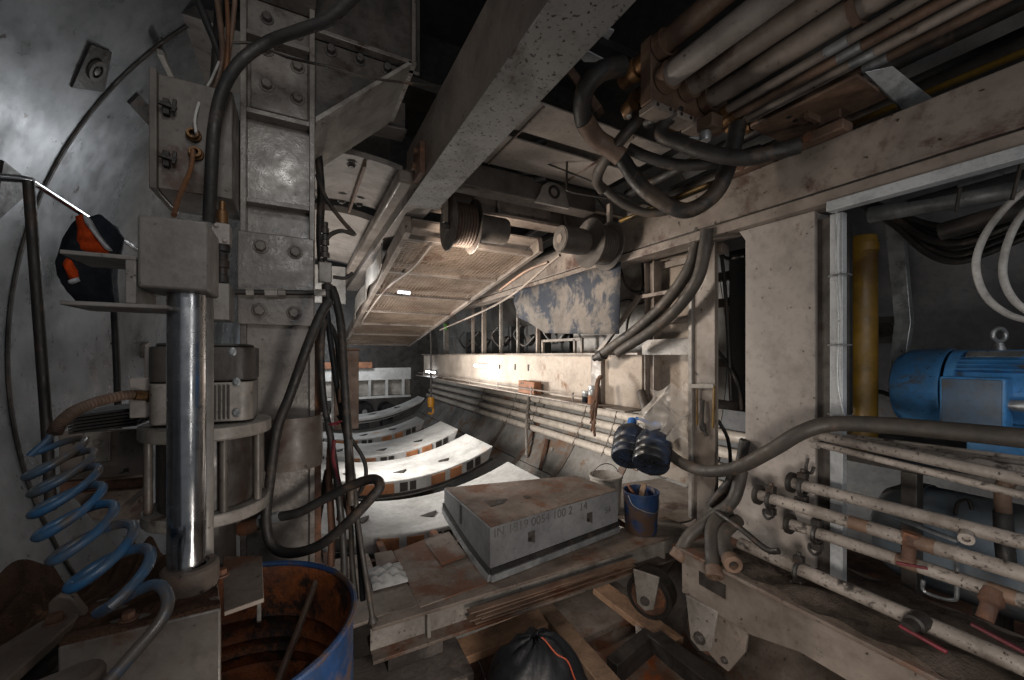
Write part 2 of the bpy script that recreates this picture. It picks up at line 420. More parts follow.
def cloth_body(c, prof, seg=28, wr=.012, sx=1, sy=.45, yaw=0, seed=3):
    """closed hanging cloth: prof = (z, half width, offset)"""
    rnd = random.Random(seed); ph = [rnd.uniform(0, 6.28) for _ in range(6)]
    vs = []; fs = []; n = len(prof)
    for i, (z, w, ox) in enumerate(prof):
        for k in range(seg):
            a = 2*PI*k/seg
            rr = 1 + .10*math.sin(3*a+ph[0]+z*4) + .07*math.sin(5*a+ph[1]-z*9) + .05*math.sin(9*a+ph[2]+z*17)
            x, y = ox + w*sx*rr*math.cos(a), w*sy*rr*math.sin(a) + wr*math.sin(z*31+ph[3]+a*2)
            vs.append(V(c) + V((x*math.cos(yaw)-y*math.sin(yaw), x*math.sin(yaw)+y*math.cos(yaw), z)))
    for i in range(n-1):
        for k in range(seg):
            a = i*seg+k; b = i*seg+(k+1) % seg
            fs.append((a, b, b+seg, a+seg))
    fs.append(tuple(range(seg-1,-1,-1))); fs.append(tuple((n-1)*seg+k for k in range(seg)))
    return vs, fs
jc = P(96, 300, X=-.86)
ja = thing('work_jacket', jc, 'navy work jacket with orange panels and reflective tape hung on the handrail', 'jacket')
JX = (P(120,300,Y=jc.y)-P(80,300,Y=jc.y)).normalized()
def jp(px, py, dy=0): 
    q = P(px, py, Y=jc.y); return q + V((0,dy,0))
outl = [(84,218,.012),(90,219,.04),(88,226,.06),(86,238,.075),(82,252,.085),(79,266,.09),(80,280,.085),(84,293,.075),(90,303,.06),(94,309,.035)]
wid = [4,13,22,29,31,31,29,25,20,12]
vs, fs = [], []; SG = 30
for i, ((cx, cy, dp), w_) in enumerate(zip(outl, wid)):
    for k in range(SG):
        a = 2*PI*k/SG
        f = 1+.06*math.sin(4*a+i*.7)+.05*math.sin(7*a-i*1.1)
        vs.append(jp(cx+ (8 if i > 1 else 4) + w_*f*math.cos(a), cy + (3*math.sin(3*a+i) if 0 < i < 9 else 0), dp*f*math.sin(a)))
for i in range(len(outl)-1):
    for k in range(SG):
        a = i*SG+k; b = i*SG+(k+1) % SG; fs.append((a, b, b+SG, a+SG))
fs += [tuple(range(SG)), tuple((len(outl)-1)*SG+k for k in range(SG-1,-1,-1))]
MB().add(vs, fs).build('shell', navycloth, ja, ang=70)
def patch(poly, y0, nm, ml, bow=.03):
    """cloth panel lying over the jacket front, bulged"""
    c = sum((V((a,b,0)) for a, b in poly), V((0,0,0)))/len(poly); m = MB(); n = len(poly)
    vs = [jp(a, b, y0) for a, b in poly] + [jp(c.x+(a-c.x)*.5, c.y+(b-c.y)*.5, y0-bow*(.7+.3*(i%2))) for i, (a, b) in enumerate(poly)] + [jp(c.x, c.y, y0-bow)] + [jp(a, b, y0+.05) for a, b in poly]
    fs = []
    for i in range(n):
        j = (i+1) % n; fs += [(i, j, n+j, n+i), (n+i, n+j, 2*n), (j, i, 2*n+1+i, 2*n+1+j)]
    return m.add(vs, fs).build(nm, ml, ja, ang=80)
patch([(83,221),(90,219),(97,228),(104,240),(112,252),(114,256),(100,257),(88,256),(83,248),(85,234)], -.075, 'orange_panel', orangecloth)
patch([(76,262),(82,264),(87,274),(88,283),(80,285),(77,276),(72,268)], -.09, 'orange_panel', orangecloth)
patch([(93,220),(98,224),(106,238),(117,253),(114,254),(103,240),(94,228)], -.10, 'reflective_tape', reflective, .01)
patch([(79,284),(88,281),(89,284),(80,287)], -.105, 'reflective_tape', reflective, .006)

# ================================================================== hydraulic jack
jk = thing('hydraulic_jack', (-.235, 1.15, -1.0), 'chrome rod hydraulic jack with grey square head block in the left foreground', 'jack')
MB().box((-.3, 1.1, .141), (-.18, 1.236, .295)).build('head_block', mat('worn_block_paint','#908a84','#7a736c','#4a3b33',.4,.1,7,.45,bump=.1,speck=.3), jk, .006)
hpa = MB().box((-.414, 1.1, .197), (-.301, 1.235, .206)); hpa.box((-.414, 1.1, .098), (-.25, 1.235, .107)); hpa.box((-.318, 1.1, .1071), (-.301, 1.235, .1969))
hpa.build('channel_arm', greypaint, jk, .002)
MB().cyl((-.2315, 1.17, -.53), (-.2315, 1.17, .14), .036, 32).build('piston_rod', chrome, jk)
MB().cyl((-.205, 1.217, -.53), (-.205, 1.217, .14), .017, 20).build('guide_rod', greypaint, jk)
MB().lathe([(.036,0),(.052,0),(.055,.01),(.055,.05),(.05,.056),(.036,.056)], (-.225, 1.17, -.54), (0,0,1), 28).build('collar', rustdeck, jk)
bp = MB().prism([V((-.40,1.055,-1.1)),V((-.15,1.055,-1.1)),V((-.183,1.222,-1.1)),V((-.40,1.222,-1.1))], (0,0,.555)).build('base_block', boxpaint, jk, .005)
dm = MB().grid(lambda u, v: V((-.398+(.246-.034*v)*u, 1.058+.16*v, -.543+.004*math.sin(u*9+v*5)+.004*math.sin(v*17)+.003)), 18, 16, lambda u, v: V((-.398+(.246-.034*v)*u, 1.058+.16*v, -.549)))
dm.build('rust_crust', dirt, jk)
for x, y in ((-.31,1.09),(-.17,1.2)): MB().bolt((x,y,-.54),(0,0,1),.012,.016).build('bolt', rustm, jk, .001)
jk.location = jk.location*.85; jk.scale = (.85,)*3

# ================================================================== link plates at lower left
def capsule(c0, c1, r0, r1, z, t):
    c0, c1 = V((*c0, z)), V((*c1, z)); d = (c1-c0).normalized(); a0 = math.atan2(d.y, d.x); pts = []
    for k in range(13): a = a0+PI/2+PI*k/12; pts.append(c0+V((math.cos(a),math.sin(a),0))*r0)
    for k in range(13): a = a0-PI/2+PI*k/12; pts.append(c1+V((math.cos(a),math.sin(a),0))*r1)
    return MB().prism(pts, (0,0,t))
lk = thing('link_plate', (-.42, .9, -.6), 'rusty brown clevis link with round bolted end at the lower left corner', 'link')
pA, pB = P(55, 622, Z=-.50), P(-40, 690, Z=-.50)
capsule((pB.x, pB.y), (pA.x, pA.y), .05, .03, -.52, .02).build('link_arm', rustdeck, lk, .003)
MB().bolt((pA.x, pA.y, -.50), (0,0,1), .012, .016).build('bolt', rustm, lk, .001)
capsule((pB.x+.02, pB.y), (pA.x+.012, pA.y-.005), .046, .027, -.57, .025).build('link_arm', blackm, lk, .003)
l2 = thing('drag_shoe', (-.25, .75, -.62), 'worn rust brown rounded shoe with faded paint in the bottom left corner', 'plate')
pA, pB = P(78, 672, Z=-.44), P(-20, 722, Z=-.44)
capsule((pB.x, pB.y), (pA.x, pA.y), .05, .028, -.465, .025).build('shoe_body', rustdeck, l2, .006)
MB().box((pB.x-.04,pB.y-.02,-.6),(pA.x-.04,pA.y,-.466)).build('shoe_rib', blackm, l2, .003)
l3 = MB().prism([P(47,604,Y=1.12), P(48,628,Y=1.12), P(78,640,Y=1.12), P(90,640,Y=1.12), P(84,612,Y=1.12), P(72,597,Y=1.12), P(58,595,Y=1.12)], (0,.02,0)).build('lug_plate', rustdeck, None, .004)
tag(l3, 'dull upright lug plate with rounded top left of the lowest blue hose coils', 'plate')

# ================================================================== drum pump behind the rod
PC = V((-.312, 1.93, 0))
pu = thing('drum_pump', PC+V((0,0,-1.0)), 'grey finned drum pump with round flanges and tie rods behind the chrome rod', 'pump')
def sq_ring(c, hx, hy, r, n=6):
    out = []
    for sx, sy, a0 in ((1,1,0),(-1,1,90),(-1,-1,180),(1,-1,270)):
        for k in range(n+1):
            a = math.radians(a0+90*k/n); out.append(V((c.x+sx*(hx-r)+r*math.cos(a), c.y+sy*(hy-r)+r*math.sin(a), c.z)))
    return out
m = MB().prism(sq_ring(PC+V((0,0,-.095)), .19, .17, .07), (0,0,.125)); m.prism(sq_ring(PC+V((0,0,.03)), .17, .15, .06), (0,0,.012)); m.build('motor_cap', darkpaint, pu, .008)
m = MB().prism(sq_ring(PC+V((0,0,-.245)), .185, .165, .05), (0,0,.145))
hb = m.build('motor_body', greypaint, pu, .004)
fm = MB()
for i in range(9):
    x = PC.x-.035+i*.016
    fm.box((x, PC.y-.178, -.235), (x+.007, PC.y-.164, -.11))
fm.build('cooling_fins', darkpaint, pu, .001)
for x, z in ((.125,-.1),(.125,-.215),(.11,.012)):
    MB().lathe([(0,0),(.014,0),(.016,.006),(.009,.01),(.008,.006),(0,.006)], PC+V((x,-.166,z)), (0,-1,0), 14).build('screw', galv, pu)
m = MB().box(PC+V((-.215,-.07,-.2)), PC+V((-.186,.02,.03))); m.box(PC+V((-.255,-.1,-.22)), PC+V((-.187,.0,-.08))); m.build('terminal_box', cream, pu, .004)
MB().lathe([(0,0),(.245,0),(.25,.006),(.25,.045),(.24,.05),(0,.05)], PC+V((0,0,-.305)), (0,0,1), 40).build('upper_flange', greypaint, pu)
MB().lathe([(0,0),(.185,0),(.185,.26),(0,.26)], PC+V((0,0,-.565)), (0,0,1), 36).build('barrel', darkpaint, pu)
for k in range(8):
    a = math.radians(22.5+45*k); MB().cyl(PC+V((.215*math.cos(a),.215*math.sin(a),-.566)), PC+V((.215*math.cos(a),.215*math.sin(a),-.306)), .016, 12).build('tie_rod', boxpaint, pu)
MB().lathe([(0,0),(.235,0),(.24,.005),(.24,.04),(.235,.045),(0,.045)], PC+V((0,0,-.612)), (0,0,1), 40).build('lower_flange', greypaint, pu)
MB().cyl(PC+V((0,.04,-1.0)), PC+V((0,.04,-.612)), .1, 24).build('follower_stem', blackm, pu)
pu.scale = (.83, .83, 1)

# dirt bank, ledge and clutter along the shield
db = MB().grid(lambda u, v: V((-1.1+.45*u+.02*v, .35+2.4*v, -1.0+.06*math.sin(u*7+v*9)+.05*math.sin(v*23+u*4)+.03*math.sin(u*31)-.08*u)), 40, 60, lambda u, v: V((-1.02+.37*u+.02*v, .35+2.4*v, -1.24)))
stuff(tag(db.build('dirt_bank', dirt), 'brown dirt bank heaped along the foot of the curved shield wall', 'dirt'))
cp = thing('cover_plate', (-.6, 2.3, -.9), 'dirty pale steel cover plate standing on the dirt left of the pump', 'plate')
MB().prism([P(58,432,Y=2.35), P(60,480,Y=2.35), P(92,520,Y=2.35), P(150,520,Y=2.35), P(150,428,Y=2.35)], (0,.02,0)).build('plate', creamrust, cp, .003)
MB().box(P(92,455,Y=2.34)-V((.02,.012,.03)), P(105,436,Y=2.34)+V((.02,0,.02))).bolt(P(98,442,Y=2.33),(0,-1,0),.012,.015).build('bracket', greypaint, cp, .002)
tag(MB().ibeam(P(60,488,Y=2.2), P(152,481,Y=2.2), .04, .05, .006, .005).build('angle_bar', rustm, None, .001), 'rusty angle bar lying across the cover plate left of the pump', 'bar')
tag(MB().bar(P(95,535,Y=2.1), P(150,484,Y=2.1), .03, .02).build('brace_bar', creamrust, None, .002), 'slanting pale brace bar leaning under the rusty angle bar', 'bar')
st = MB()
for k in range(6):
    a, b_ = P(88, 412+k*3, Y=2.05+.02*k), P(150, 404+k*3, Y=2.05+.02*k); st.bar(a, b_, .30, .008)
tag(st.build('rubber_mat', rubber), 'stack of black ribbed rubber sheets lying below the flexible conduit', 'mat')

# ================================================================== flexible conduit and blue coil hose
cpts = spline([P(152,396,d=1.42), P(128,395,d=1.36), P(100,401,d=1.26), P(75,411,d=1.16), P(60,424,d=1.1), P(54,434,d=1.08)], 14)
cd = thing('flexible_conduit', cpts[-1], 'ribbed brown metal conduit arching from the pump to the blue coil', 'conduit')
dense = []
for a, b in zip(cpts, cpts[1:]): dense += [a, a.lerp(b, .5)]
MB().tube(dense, [.0165 if i % 4 < 2 else .0125 for i in range(len(dense))], 12).build('ribbed_sleeve', rustpipe, cd)
MB().lathe([(0,0),(.024,0),(.024,.03),(.018,.035),(.018,.07),(0,.07)], P(158,396,d=1.44), P(128,395,d=1.36)-P(158,396,d=1.44), 8).build('end_fitting', brass, cd)
hx = []
A0, A1 = P(50, 450, d=1.05), P(118, 600, d=.64)
NL = 7
ax = (A1-A0); axn = ax.normalized()
xx = (V((CT, -ST, 0)) + V((0,0,.30))).normalized(); yy = V((ST, CT, .45))
hx += [P(52,432,d=1.09), P(48,440,d=1.08)]
for i in range(NL*20+1):
    t = i/(NL*20); a = PI*1.0 + 2*PI*NL*t
    c = A0.lerp(A1, t) + xx*.012*math.sin(t*9)
    r = .056 - .011*t
    hx.append(c + xx*r*math.cos(a) - yy*r*math.sin(a))
body = hx[:2] + hx[2:]
tail = [hx[-1], P(150,640,d=.70), P(120,668,d=.66), P(95,700,d=.62)]
e0 = hx[-1]
r_last = spline([hx[-8], P(100,612,d=.645), P(135,592,d=.655), P(158,585,d=.65), P(168,600,d=.63), P(160,622,d=.61), P(132,655,d=.58), P(88,705,d=.54)], 8)
pts = hx[:-8] + r_last
tag(MB().tube(pts, .0088, 10).build('coil_hose', bluehose), 'dusty blue spiral air hose coiling down in front of the dirt bank', 'hose')

# ================================================================== oil drum
DS = 1.35
DC = V((-.224, 1.458, -.818-.86*DS))
dr = thing('oil_drum', DC, 'open blue oil drum with rusty inside in the bottom foreground', 'drum')
def sc_(pr): return [(r*DS, h*DS) for r, h in pr]
prof = [(0,0),(.28,0),(.285,.02)]
for h in (.28, .56):
    prof += [(.283,h-.03),(.293,h),(.283,h+.03)]
prof += [(.283,.83),(.285,.86)]
MB().lathe(sc_(prof), DC, (0,0,1), 72).build('shell', drumblue, dr)
inn = [(.283,.858),(.279,.85)]
for h in (.72,.66,.62,.58,.53,.48,.43,.3): inn += [(.278,h+.014),(.286 if h in (.58,.3) else .270,h),(.278,h-.014)]
inn += [(.276,.012),(0,.012)]
MB().lathe(sc_(inn), DC, (0,0,1), 72).build('inner_wall', drumrust, dr)
MB().ring(DC+V((0,0,.862*DS)), (0,0,1), .285*DS, .0075*DS, 72, 8).build('rim', drumblue, dr)
MB().lathe(sc_([(0,.02),(.268,.02),(.268,.38),(0,.385)]), DC, (0,0,1), 48).build('sludge', blackm, dr)
MB().bar(P(322,573,d=1.66)+V((-.012,-.03,-.02)), P(322,573,d=1.66)+V((-.012,-.03,-.45)), .006, .008, (0,1,0)).build('seam', galv, dr)
a, b = P(322,565,d=1.60), P(266,712,d=1.20)
tag(MB().tube([a, a.lerp(b,.5)+V((.004,0,0)), b], .012, 8).build('stir_stick', rustpipe), 'thin brown stick standing in the open oil drum', 'stick')
pl = MB().prism([P(223,556,Z=-.66), P(262,556,Z=-.66), P(264,598,Z=-.66), P(224,612,Z=-.66)], (0,0,-.012)); o = pl.build('support_plate', rustdeck, None, .002)
tag(o, 'rusty brown plate jutting over the left edge of the oil drum', 'plate')
tag(MB().bar(P(259,560,d=1.35), P(259,622,d=1.25), .012, .03).build('plate_edge', greypaint, None, .002), 'narrow upright steel strip at the right end of the rusty plate over the drum', 'strip').name = 'steel_strip'
# ================================================================== hoses beside the column
def PH(*a): return [P(x, y, d=d) for x, y, d in a]
G1 = 'black hoses hanging beside the steel column'
hose('looped_hose', PH((330,300,1.80),(322,312,1.78),(308,345,1.76),(290,395,1.76),(277,430,1.76),(270,480,1.76),(266,520,1.74),(272,545,1.72),(290,553,1.70),(318,546,1.68),(345,525,1.66),(372,497,1.66),(380,486,1.68),(374,479,1.72),(355,484,1.76),(330,496,1.78),(300,512,1.78),(278,517,1.78)), .021, rubber, 'thick black hose looping down the column face and back to a steel fitting', group=G1)
ft = thing('hose_coupling', P(250,525,d=1.78), 'corroded steel hose coupling at the end of the looped hose below the pump', 'coupling')
MB().lathe([(0,0),(.03,0),(.034,.02),(.03,.1),(0,.1)], P(240,529,d=1.78), P(280,516,d=1.78)-P(240,529,d=1.78), 14).build('body', rustm, ft)
MB().lathe([(0,.1),(.033,.1),(.033,.135),(.025,.14),(.025,.19),(0,.19)], P(240,529,d=1.78), P(280,516,d=1.78)-P(240,529,d=1.78), 8).build('hex_nut', galv, ft)
hose('hanging_hose', PH((332,288,2.0),(336,300,1.98),(341,325,1.96),(344,370,1.95),(347,420,1.94),(350,470,1.92),(352,505,1.9)), .020, rubber, 'thick black hose hanging straight from the tee valve beside the column', group=G1)
hose('hanging_hose', PH((324,318,1.95),(321,350,1.95),(323,395,1.95),(331,440,1.94),(338,490,1.92),(343,540,1.9),(345,590,1.88)), .016, rubber, 'thin black hose closest to the column edge running down past the rusty pipe', group=G1)
hose('hanging_hose', PH((327,310,2.02),(331,345,2.0),(337,385,2.0),(345,430,1.98),(352,470,1.97),(358,530,1.96),(363,600,1.95)), .014, blackplast, 'glossy black hose running between the two thicker hanging hoses', group=G1)
hose('hanging_hose', PH((350,440,1.93),(353,480,1.92),(359,530,1.9),(365,570,1.88),(373,622,1.86)), [.012]*32+[.024], dustyrubber, 'dusty black strap-like hose ending over the rusty deck', group=G1)
hose('hanging_hose', PH((338,415,2.06),(352,440,2.06),(363,458,2.06),(366,474,2.05),(361,490,2.05),(352,500,2.05)), .010, rubber, 'small black hose bowing out to the right of the hose bundle', group=G1)
hose('hanging_hose', PH((330,440,2.05),(338,480,2.05),(350,520,2.04),(352,560,2.02),(356,600,2.0)), .013, dustyrubber, 'dusty hose crossing behind the rusty vertical pipe', group=G1)
hose('hanging_hose', PH((317,175,2.25),(326,198,2.25),(340,218,2.25),(355,235,2.25)), .012, rubber, 'short black hose slanting down behind the brace of the column', group=G1)
hose('hanging_hose', PH((318,150,2.4),(321,190,2.4),(320,235,2.4),(322,270,2.4)), .022, rubber, 'black hose dropping along the right flange of the column', group=G1)
hose('hanging_hose', PH((325,262,2.0),(324,248,2.0),(329,236,2.0),(341,231,2.0),(353,234,2.0)), .011, dustyrubber, 'dusty hose curving over the tee valve to the right', group=G1)
hose('hanging_hose', PH((333,277,2.0),(345,278,2.02),(353,273,2.04)), .009, rubber, 'short black hose stub leaving the side of the tee valve', group=G1)
hose('hanging_hose', PH((318,325,2.05),(325,320,2.05),(333,330,2.05),(338,350,2.04),(338,380,2.04)), .012, rubber, 'black hose arching in front of the rusty box beside the column', group=G1)
hose('hanging_hose', PH((327,470,2.1),(322,500,2.1),(318,530,2.1),(322,570,2.1)), .014, rubber, 'hose curving against the right foot of the column', group=G1)
rp = thing('rusty_pipe', P(350,510,d=1.98), 'rusty upright pipe with a coupling among the hanging hoses', 'pipe')
MB().tube([P(344,388,d=1.98), P(348,430,d=1.98), P(350,518,d=1.98)], .018, 12).build('pipe_body', rustm, rp)
MB().lathe([(0,0),(.03,0),(.032,.01),(.032,.06),(.027,.07),(0,.07)], P(345,402,d=1.98), P(344,380,d=1.98)-P(345,402,d=1.98), 12).build('coupling', rustpipe, rp)
rp2 = tag(MB().tube(PH((331,440,1.99),(329,480,1.99),(332,530,1.99),(331,566,1.99)), .017, 12).build('rusty_pipe', rustm), 'rusty brown pipe standing right against the edge of the column foot', 'pipe')
tag(MB().ring(P(334,424,d=1.9), (0,0,1), .022, .004, 16, 6).bar(P(330,424,d=1.88),P(342,421,d=1.88),.006,.008).build('cable_tie', redp), 'thin red tie wrapped round the hanging hoses', 'tie')
tag(MB().tube(PH((334,440,1.93),(333,458,1.92),(336,470,1.92),(341,500,1.92),(338,520,1.92)), .009, 8).build('red_hose', redp), 'short dull red hose among the black hoses below the red tie', 'hose')
tv = thing('tee_valve', P(325,285,d=1.98), 'dark tee valve with stacked fittings feeding the hoses right of the column', 'valve')
m = MB().box(P(325,272,d=1.98)-V((.03,.025,.055)), P(325,272,d=1.98)+V((.03,.025,.045))); m.build('valve_body', greypaint, tv, .005)
m = MB()
c = P(325,262,d=1.98)
for i, r in enumerate((.022,.016,.02,.014,.019,.015)): m.lathe([(0,0),(r,0),(r,.026),(0,.026)], c+V((0,0,.02+i*.03)), (0,0,1), 10)
m.build('fitting', darkpaint, tv)
m = MB()
for i, r in enumerate((.026,.02,.024)): m.lathe([(0,0),(r,0),(r,.03),(0,.03)], c+V((0.01,0,-.14-i*.032)), (0,0,1), 10)
m.build('fitting', blackm, tv)
hp = thing('hydraulic_pipe', (-.1, 2.12, .3), 'thin black hydraulic pipe with hex fittings crossing the lower splice plate', 'pipe')
a, b = P(233,292,Y=2.14), P(326,293,Y=2.14)
MB().tube([a, b], .012, 10).build('pipe_body', blackm, hp)
for t, r, l in ((.13,.02,.03),(.32,.021,.05),(.46,.019,.03),(.86,.018,.05)): MB().lathe([(0,0),(r,0),(r,l),(0,l)], a.lerp(b,t), b-a, 6).build('hex_nut', greypaint, hp)
rb = thing('rusty_box', P(348,432,d=2.5), 'rusty brown sheet steel box behind the hanging hoses', 'box')
x0, x1 = P(334,350,d=2.5), P(360,350,d=2.5)
MB().box((x0.x,x0.y-.02,-.47),(x1.x,x0.y+.25,.03)).build('body', rustpipe, rb, .004)
MB().box((x0.x-.008,x0.y-.028,.0301),(x1.x+.008,x0.y+.255,.045)).build('lid', rustpipe, rb, .002)

# hoses and cables over the junction box
G2 = 'cables dropping in front of the junction box'
hose('black_hose', PH((364,-14,1.55),(330,18,1.60),(300,30,1.62),(268,42,1.64),(240,62,1.62),(222,92,1.57),(214,130,1.53),(211,180,1.53),(209,222,1.56)), .022, rubber, 'thick black hose sweeping from the top over the column bolts down past the box', group=G2)
hose('black_hose', PH((192,-14,1.8),(205,18,1.82),(219,55,1.85),(224,90,1.86),(222,150,1.86)), .016, rubber, 'black hose entering at the top left of the cable bundle', group=G2)
hose('black_hose', PH((221,-14,1.86),(218,40,1.86),(214,90,1.84),(205,112,1.82),(200,135,1.80)), .022, blackm, 'dark hose at the back of the bundle above the junction box', group=G2)
hose('brown_cable', PH((226,-14,1.8),(228,30,1.8),(226,70,1.79),(217,100,1.77),(206,125,1.74),(197,133,1.73)), .009, orangecable, 'orange brown cable running down into the upper gland of the box', 'cable', G2)
hose('brown_cable', PH((236,-14,1.82),(232,30,1.82),(224,80,1.8),(214,110,1.79),(204,128,1.76)), .010, rustpipe, 'dull brown cable at the right of the bundle above the box', 'cable', G2)
hose('brown_cable', PH((215,-14,1.80),(221,30,1.80),(222,60,1.79),(212,92,1.78),(203,110,1.77)), .012, rustpipe, 'thick brown cable in the middle of the bundle above the box', 'cable', G2)
hose('brown_cable', PH((193,150,1.53),(191,168,1.5),(184,186,1.4),(178,200,1.3),(174,215,1.2)), .008, orangecable, 'orange brown cable leaving the lower gland toward the jack head', 'cable', G2)
hose('white_cable', PH((196,133,1.53),(195,118,1.56),(201,98,1.62),(211,80,1.7),(219,62,1.78)), .005, whitecable, 'thin pale cable bending up from the upper gland of the box', 'cable', G2)
hose('black_cable', PH((233,43,1.7),(250,43,1.72),(266,48,1.74),(290,58,1.76),(330,67,1.8),(370,78,1.9),(435,86,2.2)), .006, dustyrubber, 'thin dusty wire strung from the hose bundle across the column bolts', 'cable')

# ================================================================== concrete ring segments on the feeder
def seg_z(x, xm, R, z0): return z0 + (x-xm)**2/(2*R)
def segment(y0, y1, xl, xr, z0, label, xm=1.1, R=2.8, th=.215, pads=True):
    t = thing('ring_segment', ((xl+xr)/2, (y0+y1)/2, z0-th), label, 'concrete segment', 'precast ring segments lined up on the feeder')
    n = 26
    def prof(off_top, off_bot):
        top = [(xl+(xr-xl)*i/n) for i in range(n+1)]
        return [(x, seg_z(x,xm,R,z0)+off_top) for x in top] + [(x-(.07 if x > xm else 0)*(x-xm), seg_z(x,xm,R,z0)-th+off_bot) for x in reversed(top)]
    MB().prism([(x, y0, z) for x, z in prof(0,0)], (0, y1-y0, 0)).build('body', whitecon, t, .012)
    # dark gasket and light lower lip along the front edge
    def strip(f0, f1, z_a, z_b, mat_, nm, yy=.012):
        k = 20; m = MB()
        m.grid(lambda u, v: V((xl+.01+(xr-xl-.03)*(f0+(f1-f0)*u), y0-yy, seg_z(xl+(xr-xl)*(f0+(f1-f0)*u),xm,R,z0)-(z_a+(z_b-z_a)*v))), k, 1,
               lambda u, v: V((xl+.01+(xr-xl-.03)*(f0+(f1-f0)*u), y0-.0006, seg_z(xl+(xr-xl)*(f0+(f1-f0)*u),xm,R,z0)-(z_a+(z_b-z_a)*v))))
        return m.build(nm, mat_, t)
    strip(0, 1, th-.06, th-.03, rubber, 'gasket', .022)
    if pads:
        N = max(4, int((xr-xl)/.42))
        for i in range(N):
            f = i/N
            if i % 2 == 0:
                strip(f+.04/N, f+.46/N, .03, .15, padorange, 'bearing_pad')
                strip(f+.62/N, f+.98/N, .03, .15, padorange, 'bearing_pad')
            else:
                strip(f+.14/N, f+.36/N, .035, .145, blackm, 'bolt_pocket', .006); strip(f+.42/N, f+.60/N, .035, .145, blackm, 'bolt_pocket', .006)
    for fx in (.3, .55, .78):
        x = xl+(xr-xl)*fx; z = seg_z(x,xm,R,z0)
        MB().prism([(x-.09,y0+.35,z+.004+.0),(x+.09,y0+.38,z+.02),(x+.02,y0+.26,z+.01)], (0,0,-.03)).build('pocket', blackm, t)
    return t
segment(3.55, 4.45, -.3, 2.3, -1.585, 'nearest pale concrete ring segment, lying partly hidden behind the square concrete block')
segment(5.0, 6.02, -.3, 2.36, -1.54, 'concrete ring segment with orange pads on its front edge, second from the concrete block')
segment(6.42, 7.4, -.3, 2.38, -1.55, 'third concrete ring segment from the block, half covered by the one in front')
segment(8.3, 9.3, -.3, 2.32, -1.64, 'farthest ring segment, under the orange hook near the white crossbeam')
segment(8.9, 9.5, .1, 2.5, -1.32, 'thin pale ring segment resting on top of the farthest one under the orange hook', th=.12, pads=False)
# feeder rails that carry the segments
for x, lb in ((.35,'left rusty steel runner under the row of concrete ring segments'),(1.55,'right rusty steel runner under the row of concrete ring segments')):
    r = MB()
    r.bar((x, 3.4, -2.05), (x, 9.2, -1.95), .16, .26)
    tag(r.build('feeder_runner', rustdeck, None, .004), lb, 'rail')

# ================================================================== key segment block on the feeder beam
A, B, C, D = V((1.11,2.40,0)), V((2.37,2.56,0)), V((2.30,3.06,0)), V((1.09,3.30,0))
ZT, ZB = -1.143, -1.495
kb = thing('key_segment', (1.7,2.8,ZB), 'large square concrete block with rusty top and chalk writing resting on the feeder beam', 'concrete block')
def zb(p):                                   # the soffit rises toward the left back edge
    t = max(0, min(1, (p.y-2.4)/.9)); return ZB + .145*t**1.6
def ringpts(k=10):
    out = []
    for a, b in ((A,B),(B,C),(C,D),(D,A)): out += [a.lerp(b, i/k) for i in range(k)]
    return out
rp_ = ringpts(); m = MB(); n = len(rp_)
cen = (A+B+C+D)/4
vs = [V((p.x,p.y,ZT)) for p in rp_] + [V((p.x,p.y,zb(p))) for p in rp_] + [V((cen.x,cen.y,ZT)), V((cen.x,cen.y,ZB+.07))]
fs = []
for i in range(n):
    j = (i+1) % n
    fs += [(i, i+n, j+n, j), (2*n, i, j), (2*n+1, j+n, i+n)]
m.add(vs, fs); m.build('body', concrete, kb, .006)
m = MB().prism([V((p.x,p.y,ZT+.001)) + (cen-p)*.012 - V((0,0,cen.z)) for p in rp_], (0,0,.006)); m.build('rusty_top', rustdeck, kb)
def band(mat_, nm, za, zb_, out, sides=((A,B),(D,A))):
    m = MB()
    for a, b in sides:
        d = (b-a).normalized(); nn = V((d.y,-d.x,0))
        m.grid(lambda u, v: a.lerp(b,u)+nn*out+V((0,0,zb(a.lerp(b,u))+za+(zb_-za)*v)), 12, 1, lambda u, v: a.lerp(b,u)+nn*.0006+V((0,0,zb(a.lerp(b,u))+za+(zb_-za)*v)))
    return m.build(nm, mat_, kb)
band(rubber, 'gasket', .05, .085, .014); band(galv, 'lower_lip', .0, .045, .02)
dAB = (B-A).normalized(); nAB = V((dAB.y,-dAB.x,0))
for f, z in ((.27,-1.29),(.73,-1.29)):
    c = A.lerp(B,f)+V((0,0,z))
    mm = MB().prism([c-dAB*.03+nAB*.004+V((0,0,.04)), c-dAB*.03+nAB*.004-V((0,0,.02)), c+dAB*.03+nAB*.004-V((0,0,.05)), c+dAB*.03+nAB*.004+V((0,0,.04))], -nAB*.0035)
    o = mm.build('wedge_pocket', darkpaint, kb)
    MB().lathe([(0,0),(.016,0),(.016,.003),(0,.003)], c-dAB*.018+nAB*.0045+V((0,0,-.012)), nAB, 14).build('hole', blackm, o)
dDA = (A-D).normalized(); nDA = V((dDA.y,-dDA.x,0))
c = D.lerp(A,.42)+V((0,0,-1.23)); MB().box((-.006,-.012,-.07),(-.001,.012,.07)).add([],[]).build('slot', blackm, kb).location += c - V((0,0,0))
m = MB().prism([P(507,493,Z=ZT+.008), P(491,508,Z=ZT+.008), P(485,500,Z=ZT+.008)][::-1] and [P(484,501,Z=ZT+.0075), P(507,499,Z=ZT+.0075), P(504,503,Z=ZT+.0075), P(491,507,Z=ZT+.0075)], (0,0,.003)); m.build('lift_pocket', blackm, kb)
MB().lathe([(0,0),(.032,0),(.032,.003),(0,.003)], P(527,497,Z=ZT+.0075), (0,0,1), 20).build('lift_hole', blackm, kb)
